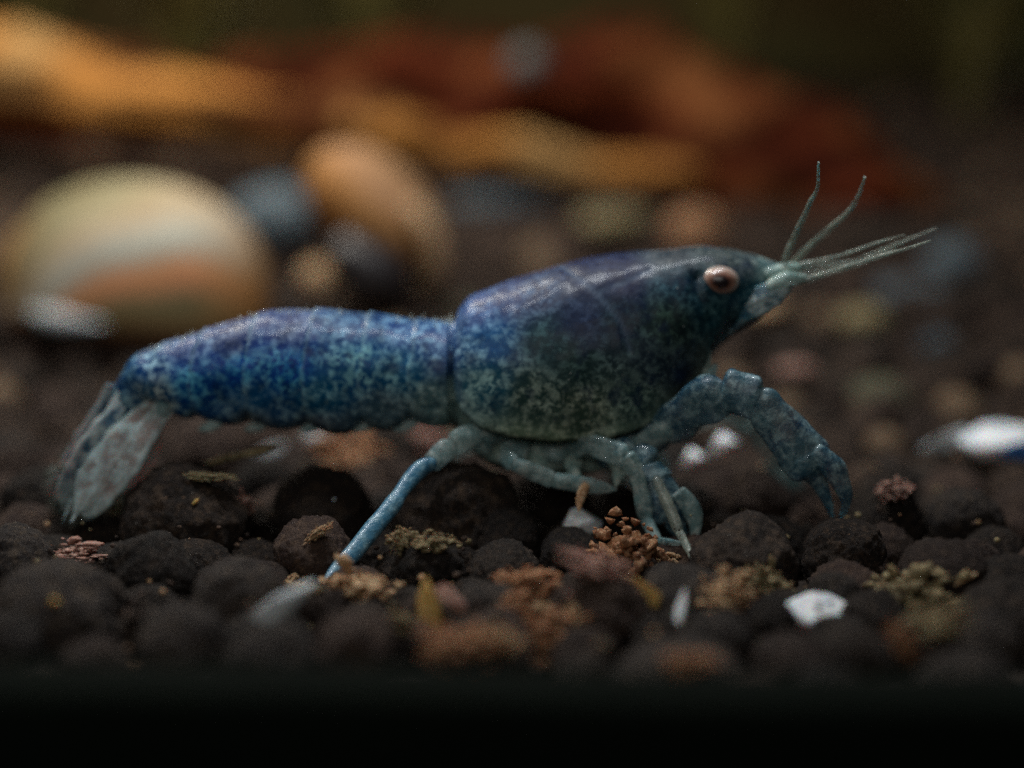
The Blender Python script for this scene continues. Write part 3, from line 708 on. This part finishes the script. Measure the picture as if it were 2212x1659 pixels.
def seg_d(px, py, L):
    best = 1e9
    for (a, b), (c, d) in zip(L, L[1:]):
        t = ((px - a) * (c - a) + (py - b) * (d - b)) / ((c - a) ** 2 + (d - b) ** 2); t = max(0, min(1, t))
        best = min(best, math.hypot(px - a - t * (c - a), py - b - t * (d - b)))
    return best
def sm(a, b, x): t = max(0, min(1, (x - a) / (b - a))); return t * t * (3 - 2 * t)
REAR = [(992, 640), (985, 700), (978, 780), (985, 850), (1005, 888)]
def rear_x(py):
    for (a, b), (c, d) in zip(REAR, REAR[1:]):
        if py <= d: return a + (c - a) * (py - b) / (d - b)
    return 1005
GR1 = [(1196, 575), (1240, 610), (1290, 650), (1330, 700), (1350, 760)]
GR2 = [(1285, 640), (1340, 622), (1395, 596)]
GR3 = [(1500, 560), (1490, 640), (1520, 690)]
SEGX = [985, 893, 790, 672, 548, 432, 345]
# pigment table: px, py, base, fleck, amount
nv = (.012, .028, .10); tl = (.018, .075, .105)
PG = [
 (280,800,(.010,.05,.16),(.20,.36,.44),.7),(250,860,(.015,.05,.13),(.25,.42,.45),.8),(350,780,(.010,.045,.16),(.24,.36,.42),.8),(350,860,(.03,.10,.18),(.42,.48,.45),.9),
 (420,760,(.012,.035,.14),(.22,.30,.42),.7),(430,820,(.008,.07,.30),(.16,.42,.52),.75),(520,730,(.014,.030,.11),(.24,.28,.36),.7),(540,800,(.006,.05,.30),(.14,.38,.50),.75),
 (640,710,(.012,.030,.12),(.22,.28,.38),.7),(640,800,(.006,.06,.33),(.14,.40,.52),.75),(700,860,(.02,.13,.26),(.24,.42,.46),.8),(560,860,(.02,.11,.26),(.26,.40,.46),.8),
 (560,910,(.07,.10,.13),(.24,.30,.32),.8),(700,912,(.07,.09,.12),(.22,.28,.30),.8),(840,895,(.07,.13,.17),(.28,.38,.40),.8),(780,790,(.010,.08,.22),(.22,.42,.44),.85),
 (760,700,(.012,.045,.14),(.20,.32,.42),.7),(880,720,(.010,.045,.17),(.20,.33,.44),.75),(880,800,(.014,.10,.22),(.22,.40,.44),.85),(950,760,(.014,.045,.16),(.22,.34,.44),.85),
 (940,870,(.10,.19,.21),(.34,.44,.42),.8),(970,910,(.16,.26,.25),(.36,.46,.42),.8),
 (1030,680,(.02,.045,.16),(.12,.20,.34),.6),(1060,740,(.018,.09,.24),(.24,.40,.50),.8),(1100,650,(.016,.028,.10),(.12,.17,.26),.5),(1050,830,(.016,.09,.14),(.28,.42,.40),.8),
 (1160,640,(.010,.018,.060),(.13,.18,.26),.55),(1250,600,(.006,.010,.040),(.05,.07,.13),.3),(1340,610,(.007,.009,.036),(.05,.06,.12),.3),(1180,740,(.010,.035,.045),(.07,.14,.15),.6),
 (1250,700,(.010,.020,.055),(.07,.10,.17),.4),(1330,700,(.006,.014,.026),(.05,.09,.11),.4),(1240,780,(.009,.030,.030),(.09,.15,.14),.6),(1150,850,(.025,.060,.055),(.26,.32,.27),.85),
 (1250,880,(.035,.065,.05),(.26,.30,.24),.85),(1370,860,(.025,.055,.055),(.20,.28,.24),.8),(1430,700,(.007,.022,.022),(.09,.16,.12),.6),(1400,780,(.010,.022,.035),(.10,.15,.15),.6),
 (1460,800,(.009,.018,.035),(.08,.12,.14),.5),(1450,620,(.008,.030,.055),(.07,.16,.20),.5),(1440,560,(.03,.045,.06),(.20,.20,.19),.6),(1550,560,(.05,.075,.08),(.22,.24,.22),.6),
 (1500,640,(.008,.035,.055),(.10,.2,.22),.5),(1540,690,(.010,.055,.075),(.14,.26,.26),.6),(1620,640,(.015,.11,.17),(.22,.36,.38),.6),(1660,590,(.12,.20,.20),(.34,.40,.36),.7),
 (1720,590,(.2,.26,.22),(.4,.45,.38),.6),(1600,580,(.06,.09,.10),(.26,.30,.28),.6),
 (1050,965,(.26,.36,.28),(.45,.52,.42),.6),(1120,970,(.24,.32,.22),(.40,.46,.34),.6),(1200,990,(.20,.28,.18),(.40,.45,.32),.6),(1340,970,(.24,.33,.24),(.45,.50,.40),.6),(1430,920,(.26,.38,.30),(.48,.54,.44),.6),(1500,830,(.28,.38,.30),(.46,.52,.42),.6)]
UNDER = (.12, .19, .15)
def pigment(px, py):
    W = 0; b = [0, 0, 0]; f = [0, 0, 0]; a = 0
    for (x, y, B, F, A) in PG:
        d2 = (px - x) ** 2 + (py - y) ** 2 + 300; k = 1 / (d2 * d2); W += k
        for i in range(3): b[i] += B[i] * k; f[i] += F[i] * k
        a += A * k
    return [v / W for v in b], [v / W for v in f], a / W
def build_body():
    vs, cb, cf = [], [], []
    for i, s in enumerate(S):
        Dp = P(s[0], s[1], 0); Vp = P(s[2], s[3], 0); c = (Dp + Vp) / 2; h = (Dp - Vp) / 2; w = s[4]
        hn = h.normalized(); T = Vector((hn.z, 0, -hn.x))
        for j in range(MB_):
            t = j / MB_ * 2 * math.pi; ct, st = math.cos(t), math.sin(t)
            qx = (s[0] + s[2]) / 2 + (s[0] - s[2]) / 2 * ct; qy = (s[1] + s[3]) / 2 + (s[1] - s[3]) / 2 * ct
            qx += 3 * noise.noise(Vector((qx * .03, qy * .03, 5)))
            qy += 26 * abs(st) * min(1, w) * (1 if qx > 300 else .3)
            nrm = (hn * ct / max(h.length, .02) + Vector((0, 1, 0)) * st / max(w, .02)).normalized()
            side = abs(st) ** .86 * (1 if st > 0 else -1)
            p = c + h * ct + Vector((0, 1, 0)) * w * side
            ey = edge_y(qx); inc = sm(-5, 3, qx - rear_x(qy)) * sm(-4, 4, ey - qy) if qx > 970 else 0
            if qx > 1560: inc = 1
            off = .075 * inc
            if qx > 970 and not inc > .5 and qx < 1560: off -= .34 * sm(0, 34, qy - ey) * abs(st)
            edged = min(abs(ey - qy), 99) if 1000 < qx < 1530 else 99
            off += .03 * math.exp(-((edged - 9) / 6) ** 2) * inc
            g1, g2, g3 = seg_d(qx, qy, GR1), seg_d(qx, qy, GR2), seg_d(qx, qy, GR3)
            if 1150 < qx < 1420: off -= .016 * math.exp(-(g1 / 6) ** 2) + .010 * math.exp(-(g2 / 5) ** 2)
            if 1470 < qx < 1540 and qy > 600: off -= .05 * math.exp(-(g3 / 12) ** 2)
            line = 0
            if qx < 985:              # abdomen: overlapping rings with pale hind margins
                for k in range(6):
                    a, b = SEGX[k + 1], SEGX[k]; bow = 14 * (1 - abs(ct)) - 6
                    X = qx + bow
                    if a <= X < b:
                        f = (b - X) / (b - a); off += .036 * f - .015; line = math.exp(-((1 - f) * (b - a) / 7) ** 2)
                        low = sm(.55, 1, -ct); off += .10 * low * math.sin(math.pi * f)
            off += .012 * noise.noise(p * 5)
            if s[0] > 1560: off *= max(0, (1728 - s[0]) / 168) ** .7
            vs.append(p + nrm * off)
            B, F, A = pigment(qx, qy)
            dl = math.exp(-((edged - 5) / 5) ** 2) if inc > .3 else 0
            B = [v * (1 - .8 * dl) for v in B]; A *= (1 - .8 * dl)
            pl = max(.5 * math.exp(-(g1 / 4) ** 2), .45 * math.exp(-(g2 / 4) ** 2)) if 1150 < qx < 1420 else 0
            if qx > 960 and qy > 690: pl = max(pl, .35 * math.exp(-((qx - rear_x(qy) - 14) / 6) ** 2) * (1 if qy < 870 else 0))
            B = [v + (q - v) * pl for v, q in zip(B, (.16, .22, .30))]
            B = [v + (q - v) * line * .55 for v, q in zip(B, (.22, .33, .38))]
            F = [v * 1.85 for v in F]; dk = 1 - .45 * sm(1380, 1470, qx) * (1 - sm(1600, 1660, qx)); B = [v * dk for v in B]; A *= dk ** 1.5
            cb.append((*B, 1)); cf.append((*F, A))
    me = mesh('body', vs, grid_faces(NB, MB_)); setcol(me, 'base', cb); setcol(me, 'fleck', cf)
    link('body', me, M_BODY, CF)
build_body()
def part(name, l, mat, n=60, m=20, flat=1.0, bump=.12, bs=3.0, parent=CF, round_=True):
    return link(name, tube(name, px3(l), n, m, flat=flat, bump=bump, bs=bs, endround=round_), mat, parent)
# eyes
def eye(px, py, Y, s):
    e = empty('eye', P(px, py, Y)); e.parent = CF; e.location = P(px, py, Y) - CF.location
    me_ = NT('eye_%s' % ('near' if s < 0 else 'far'))
    g = me_.n('ShaderNodeVectorMath'); g.operation = 'LENGTH'
    return e
m = NT('eye_ball'); A = m.attr('base')
m.set(Base_Color=A.outputs['Color'], Roughness=.35, Coat_Weight=.5, Coat_Roughness=.08, Subsurface_Weight=.1, Subsurface_Scale=.05)
M_EYE = m.m
def build_eye(px, py, Y, sgn):
    bm = bmesh.new(); bmesh.ops.create_uvsphere(bm, u_segments=48, v_segments=32, radius=1)
    me = bpy.data.meshes.new('eye'); bm.to_mesh(me); bm.free()
    cols = []
    for v in me.vertices:
        d = math.hypot(v.co.x + .05, (v.co.z) * 1.0) if v.co.y * sgn > 0 else 1
        n = .1 * noise.noise(v.co * 5)
        d += n
        if d < .36: c = (.010, .004, .006)
        elif d < .55: c = lerp((.02, .006, .006), (.20, .09, .06), (d - .36) / .19)
        elif d < .85: c = lerp((.20, .09, .06), (.42, .28, .22), (d - .55) / .3)
        else: c = (.36, .28, .24)
        cols.append(c)
    setcol(me, 'base', cols)
    u = pxu(Y); me.transform(Matrix.Translation(P(px, py, Y)) @ Matrix.Rotation(.08, 4, 'Y') @ Matrix.Diagonal((41 / u, .20, 31 / u, 1)))
    me.polygons.foreach_set('use_smooth', [True] * len(me.polygons))
    return link('eye', me, M_EYE, CF)
e = build_eye(1556, 606, -.56, -1); build_eye(1556, 606, .50, 1)
for Ya, sg in ((-.38, 1), (.38, -1)):
    part('eye_stalk', [(1525, 618, Ya + .2 * sg, 34), (1545, 612, Ya, 40), (1560, 608, Ya - .06 * sg, 34)], M_BASE, 20, 20)
# rim of the socket
me = tube('eye_socket', px3([(1556 + 56 * math.cos(a), 608 + 43 * math.sin(a), -.44 + .05 * math.cos(a), 7) for a in [k / 20 * 2 * math.pi - .4 for k in range(13)]]), 60, 10)
link('eye_socket', me, M_BASE, CF)
# rostrum spine line + peduncles + antennae
part('antennule_base', [(1640, 596, -.22, 14), (1680, 590, -.22, 18), (1705, 582, -.22, 16), (1730, 578, -.2, 9)], M_BASE, 30)
part('antenna_base', [(1655, 622, -.44, 10), (1680, 612, -.46, 17), (1704, 604, -.46, 19), (1726, 602, -.46, 12), (1745, 598, -.44, 7)], M_BASE, 36)
part('antennule_base', [(1640, 600, .2, 22), (1690, 590, .2, 18), (1722, 578, .2, 9)], M_BASE, 30)
part('antenna_base', [(1640, 620, .4, 12), (1690, 606, .4, 17), (1735, 598, .4, 8)], M_BASE, 30)
def feeler(name, l, w0, w1):
    n = len(l); return part(name, [(x, y, Y, .95 * (w0 + (w1 - w0) * i / (n - 1))) for i, (x, y, Y) in enumerate(l)], M_ANT, 70, 8, bump=.25, bs=14, round_=False)
feeler('antennule', [(1694, 590, -.25), (1699, 552, -.3), (1723, 497, -.5), (1750, 439, -.8), (1766, 403, -1.0), (1768, 350, -1.3)], 9, 3.2)
feeler('antennule', [(1708, 585, .15), (1725, 556, .1), (1770, 513, -.1), (1832, 458, -.4), (1856, 419, -.6), (1868, 382, -.8)], 9, 3.2)
feeler('antennule', [(1712, 580, -.2), (1740, 570, -.2), (1817, 552, -.3), (1895, 525, -.5), (1955, 507, -.7)], 7, 2.2)
feeler('antennule', [(1725, 580, .2), (1760, 574, .2), (1836, 567, .1), (1914, 536, -.1), (2023, 493, -.4)], 7, 2)
feeler('antenna', [(1725, 608, -.42), (1760, 600, -.5), (1797, 587, -.6), (1895, 556, -.8), (1955, 538, -1.0), (2010, 520, -1.2)], 9, 2.5)
feeler('antenna', [(1725, 598, .42), (1760, 592, .4), (1830, 578, .2), (1900, 550, 0), (1975, 510, -.2)], 8, 2.2)
# antennal scale: dark blade under the head
def plate(name, base, tip, hw, side, mat, prof, thick=.035, bend=0.0, nu=36, nvv=18, c0=(.02, .1, .16), c1=(.3, .4, .42), rib=.03, parent=CF, fringe=True):
    B = P(*base); Tp = P(*tip); ax = Tp - B; L = ax.length; a = ax / L
    sx = (Vector(side) - a * Vector(side).dot(a)).normalized(); nn = a.cross(sx)
    if nn.y > 0: nn = -nn
    vs, cs = [], []
    for i in range(nu):
        t = i / (nu - 1); wv = hw * prof(t)
        for j in range(nvv * 2):
            f = j if j < nvv else 2 * nvv - 1 - j; s = f / (nvv - 1) * 2 - 1; up = 1 if j < nvv else -1
            th = thick * math.sqrt(max(0, 1 - s * s)) * (1 - .6 * t) + .004
            rg = 1 + .20 * noise.noise(Vector((s * 4, t * 7, B.x * 3)))
            p = B + a * (t * L * (1 + .16 * noise.noise(Vector((s * 5, 2, B.z)))*t)) + sx * (wv * s * rg) + nn * (up * th + bend * math.sin(math.pi * t) - .12 * hw * s * s + rib * math.exp(-(s / .14) ** 2) * (1 - t))
            p += nn * .012 * math.sin(s * 22) * t
            vs.append(p)
            e = max(sm(.62, .95, abs(s)), sm(.72, .97, t)); cs.append((*lerp(lerp(c0, c1, .45 * math.exp(-(s / .16) ** 2)), c1, e), 1))
    me = mesh(name, vs, grid_faces(nu, nvv * 2)); setcol(me, 'base', cs)
    o = link(name, me, mat, parent)
    if fringe:
        fv, ff = [], []; rnd = random.Random(int(base[0]))
        for k in range(260):
            s = rnd.uniform(-1, 1); t = 1 - .30 * abs(s) ** 1.5 - .02; wv = hw * prof(t)
            p = B + a * (t * L) + sx * (wv * s * .97) - nn * .12 * hw * s * s; d = (a + sx * s * .8 + nn * rnd.uniform(-.1, .1)).normalized() * rnd.uniform(.10, .30)
            q = sx.cross(d).normalized() * .006; r = d.cross(q).normalized() * .006; b = len(fv)
            fv += [p + q, p - q * .5 + r, p - q * .5 - r, p + d]; ff += [(b, b + 1, b + 3), (b + 1, b + 2, b + 3), (b + 2, b, b + 3)]
        hs = link('setae', mesh('setae', fv, ff), M_ANT); hs.parent = o; tag(hs, kind='stuff')
    return o
ell = lambda t: math.sqrt(max(.0005, 1 - (2 * t - 1) ** 2)) ** .8
blade = lambda t: (.35 + .65 * math.sin(min(1, t * 1.6) * math.pi / 2)) * math.sqrt(max(.002, 1 - t ** 5)) * (1 - .25 * t)
paddle = lambda t: (.62 + .38 * sm(0, .55, t)) * math.sqrt(max(.002, 1 - max(0, (t - .62) / .38) ** 2.4))
plate('antennal_scale', (1545, 692, -.40), (1708, 616, -.52), .21, (-.35, .25, 1), M_FAN, blade, c0=(.012, .09, .15), c1=(.10, .24, .28), fringe=False)
plate('antennal_scale', (1545, 692, .40), (1708, 616, .52), .21, (-.35, -.25, 1), M_FAN, blade, c0=(.012, .09, .15), c1=(.10, .24, .28), fringe=False)
part('mouthpart', [(1515, 745, -.35, 26), (1545, 722, -.36, 22), (1580, 700, -.36, 18), (1620, 678, -.34, 13), (1655, 655, -.30, 6)], M_CLAW, 30)
part('mouthpart', [(1490, 800, -.30, 26), (1522, 760, -.34, 18), (1545, 738, -.34, 10), (1556, 728, -.34, 4)], M_CLAW, 30)
part('mouthpart', [(1490, 800, .30, 26), (1530, 750, .34, 20), (1600, 690, .34, 14), (1655, 655, .30, 6)], M_CLAW, 30)
# tail fan
plate('uropod', (312, 868, -.36), (150, 1108, -.72), .29, (.5, -.7, -.40), M_FAN, paddle, bend=.08, c0=(.03, .09, .14), c1=(.34, .44, .42))
plate('telson', (262, 835, 0), (128, 1085, .1), .42, (.45, 1, -.30), M_FAN, paddle, bend=.10, c0=(.012, .07, .17), c1=(.30, .42, .48))
plate('uropod', (285, 850, -.30), (135, 1094, -.55), .26, (-.83, -.45, .56), M_FAN, paddle, bend=.06, c0=(.02, .09, .17), c1=(.36, .48, .48))
plate('uropod', (352, 862, -.42), (168, 1112, -.85), .31, (.83, -.30, -.56), M_FAN, paddle, bend=.10, c0=(.25, .20, .18), c1=(.42, .50, .48))
plate('uropod', (268, 850, .30), (140, 1080, .8), .34, (-.83, .45, .56), M_FAN, paddle, c0=(.02, .09, .17), c1=(.36, .48, .48))
plate('uropod', (345, 868, .42), (210, 1085, 1.0), .34, (.83, .30, -.56), M_FAN, paddle, c0=(.12, .16, .16), c1=(.38, .48, .44))
part('uropod_base', [(346, 836, -.42, 20), (356, 866, -.46, 20), (346, 900, -.50, 14)], M_LEG, 24)
part('uropod_base', [(350, 830, .46, 26), (362, 862, .52, 24), (352, 892, .52, 20)], M_LEG, 24)
# chelipeds (near one large)
def limb(name, l, mat, flat=.8, n=70, m=26, bump=.14): return part(name, l, mat, n, m, flat, bump, 3.2)
def jointed(name, J, mat, flat=.65, parent=CF, bump=.16, tip=True):
    """J: (px,py,Y,rpx) at each joint; every segment swells towards its far end, necks at the joint"""
    vs, fs = [], []; W = px3(J)
    for k in range(len(W) - 1):
        a, b = Vector(W[k][:3]), Vector(W[k + 1][:3]); ra, rb = W[k][3], W[k + 1][3]; last = k == len(W) - 2
        ax = (b - a); L = ax.length; T = ax / L; up = Vector((0, 1, 0)); e = (up - T * up.dot(T)).normalized(); f = T.cross(e)
        n, m = 26, 20; b0 = len(vs); bow = .012 * L
        for i_ in range(n):
            t = i_ / (n - 1); g = -.10 + 1.17 * t
            if last and tip: r = ra * (1 - t) ** .7 + .004
            else:
                r = ra + (rb - ra) * t; r *= .86 + .16 * sm(0, .75, t)
            if t > .78 and not (last and tip): r *= math.sqrt(max(.02, 1 - ((t - .78) / .22) ** 2.6))
            if t < .18: r *= math.sqrt(max(.05, 1 - ((.18 - t) / .18) ** 2.4))
            c = a + ax * g + f * bow * math.sin(math.pi * t) * (1 if f.z > 0 else -1)
            for j_ in range(m):
                q = j_ / m * 2 * math.pi; d = e * math.cos(q) * flat + f * math.sin(q) * (1 + .06 * math.sin(3 * q))
                p = c + d * r; vs.append(p + d * r * bump * noise.noise(p * 4.5))
        fs += [tuple(b0 + v for v in F) for F in grid_faces(n, m)]
    return link(name, mesh(name, vs, fs), mat, parent)
ch = jointed('cheliped', [(1350, 962, -.5, 40), (1428, 930, -.8, 50), (1562, 842, -1.15, 54), (1640, 862, -1.25, 48), (1758, 1012, -1.3, 56)], M_CLAW, .55, bump=.2, tip=False)
def finger(par, l, mat):
    f = link('claw_finger', tube('claw_finger', px3(l), 50, 16, flat=.6, bump=.2), mat); f.parent = par; f.location = (0, 0, 0)
finger(ch, [(1735, 985, -1.3, 26), (1752, 1012, -1.28, 27), (1770, 1045, -1.22, 20), (1786, 1078, -1.18, 13), (1800, 1122, -1.1, 4)], M_CLAW)
finger(ch, [(1755, 970, -1.38, 20), (1790, 1000, -1.42, 27), (1818, 1042, -1.42, 21), (1828, 1082, -1.38, 13), (1816, 1122, -1.25, 4)], M_CLAW)
part('cheliped_base', [(1300, 990, -.55, 22), (1370, 968, -.8, 24), (1440, 925, -.9, 26), (1500, 865, -.85, 24), (1530, 820, -.8, 15), (1548, 786, -.7, 5)], M_LEG, 70, 20, .5, .2)
ch2 = jointed('cheliped', [(1400, 930, .7, 36), (1560, 868, 1.0, 42), (1630, 905, 1.1, 36), (1715, 1040, 1.2, 36)], M_LEG, .6, tip=False)
finger(ch2, [(1700, 1015, 1.2, 20), (1725, 1050, 1.2, 16), (1752, 1095, 1.2, 5)], M_LEG)
finger(ch2, [(1690, 1020, 1.1, 16), (1705, 1060, 1.1, 13), (1735, 1100, 1.1, 4)], M_LEG)
l2 = jointed('walking_leg', [(1290, 985, -.6, 28), (1370, 975, -.95, 34), (1400, 1005, -1.1, 38), (1412, 1040, -1.15, 42), (1450, 1120, -1.2, 46)], M_CLAW, .45, bump=.25, tip=False)
finger(l2, [(1440, 1095, -1.2, 26), (1456, 1125, -1.2, 24), (1472, 1155, -1.2, 14), (1486, 1188, -1.2, 4)], M_CLAW)
finger(l2, [(1462, 1060, -1.3, 18), (1490, 1095, -1.3, 22), (1502, 1135, -1.3, 15), (1496, 1182, -1.3, 4)], M_LEG)
jointed('walking_leg', [(1180, 985, -.5, 24), (1270, 955, -.95, 27), (1352, 985, -1.25, 26), (1376, 1020, -1.25, 20), (1396, 1120, -1.3, 18), (1420, 1170, -1.5, 11), (1488, 1176, -1.9, 6)], M_LEG, .6)
jointed('walking_leg', [(1420, 1040, -1.3, 15), (1468, 1150, -1.6, 12), (1490, 1195, -2.1, 7), (1516, 1268, -2.6, 6)], M_ANT, .8)
jointed('walking_leg', [(1150, 962, -.5, 22), (1085, 978, -.85, 20), (1112, 1003, -1.0, 19), (1195, 1036, -1.05, 22), (1290, 1052, -1.05, 17), (1330, 1058, -1.05, 12)], M_LEG, .6)
jointed('walking_leg', [(1268, 1042, -1.05, 12), (1254, 1076, -1.2, 11), (1250, 1104, -1.3, 9)], M_TAN, .8)
jointed('walking_leg', [(1120, 925, -.5, 26), (1040, 935, -.75, 30), (975, 962, -.9, 28), (930, 1006, -1.05, 22)], M_LEG, .55, bump=.25, tip=False)
lg = limb('walking_leg', [(942, 1000, -1.05, 13), (912, 1010, -1.15, 19), (886, 1036, -1.3, 19), (862, 1070, -1.5, 17), (850, 1088, -1.6, 20), (812, 1135, -1.85, 21), (770, 1186, -2.15, 21), (735, 1224, -2.4, 19), (712, 1252, -2.6, 13), (696, 1274, -2.75, 4)], M_LEGB, .7, 110, bump=.1)
jointed('walking_leg', [(1150, 980, .4, 24), (1190, 985, .8, 22), (1225, 1050, 1.1, 18), (1250, 1130, 1.2, 12)], M_LEG, .8)
jointed('walking_leg', [(1040, 950, .4, 26), (990, 965, .9, 24), (950, 1010, 1.2, 18), (915, 1110, 1.3, 14)], M_LEG, .8)
jointed('walking_leg', [(1300, 975, .4, 24), (1380, 960, .8, 26), (1430, 1010, 1.0, 22), (1470, 1130, 1.1, 18)], M_LEG, .8)
jointed('walking_leg', [(1240, 975, .4, 22), (1310, 985, .8, 24), (1345, 1050, 1.0, 20), (1370, 1120, 1.1, 14)], M_LEG, .8)
for a in ([(1440, 905, -.5, 22), (1500, 840, -.6, 18), (1522, 790, -.6, 13), (1534, 758, -.55, 8)], [(1400, 945, -.6, 22), (1360, 990, -.9, 16), (1345, 1030, -1.0, 9)], [(1300, 960, -.6, 26), (1340, 1010, -.95, 16), (1330, 1050, -1.0, 9)],
          [(1250, 975, -.55, 24), (1232, 1015, -.8, 16), (1262, 1044, -.95, 8)]):
    jointed('mouthpart', a, M_BASE, .5, bump=.3)
for x, y, r in ((1040, 950, 30), (1120, 962, 28), (1200, 966, 28), (1285, 962, 30), (1370, 935, 34)):
    part('coxa', [(x - 8, y - 40, -.45, r), (x, y, -.62, r), (x - 6, y + 30, -.72, r * .75)], M_LEG, 24, 18, .7)
part('sternum', [(1000, 925, -.35, 22), (1060, 955, -.45, 38), (1140, 972, -.48, 44), (1240, 978, -.48, 44), (1340, 962, -.46, 40), (1420, 922, -.42, 34), (1480, 862, -.38, 26), (1520, 790, -.3, 12)], M_BASE, 80, 24, .5, .2)
# gill-side fringe below the carapace, and swimmerets under the abdomen
for k, x in enumerate((470, 570, 690, 800, 890)):
    part('swimmeret', [(x + 14, 890, -.30, 16), (x + 2, 908, -.34, 15), (x - 18, 922, -.36, 12), (x - 42, 928, -.36, 4)], M_LEG, 24, 12, .5)
    part('swimmeret', [(x + 14, 890, .30, 16), (x + 2, 908, .34, 15), (x - 18, 922, .36, 12), (x - 42, 928, .36, 4)], M_LEG, 24, 12, .5)
# hairs on the back
fv, ff = [], []; rnd = random.Random(5)
for k in range(150):
    i = rnd.randrange(60, NB - 90); s = S[i]; p = P(s[0], s[1], 0) + Vector((0, rnd.uniform(-.3, .1), -.03)); L = rnd.uniform(.03, .10) * (1.6 if 880 < s[0] < 1010 else 1)
    d = Vector((rnd.uniform(-.5, .3), rnd.uniform(-.4, .1), 1)).normalized() * L; b = len(fv); r = .012
    fv += [p + Vector((r, 0, 0)), p + Vector((-r, r, 0)), p + Vector((-r, -r, 0)), p + d]; ff += [(b, b + 1, b + 3), (b + 1, b + 2, b + 3), (b + 2, b, b + 3)]
o = link('bristles', mesh('bristles', fv, ff), M_ANT, CF); tag(o, kind='stuff')
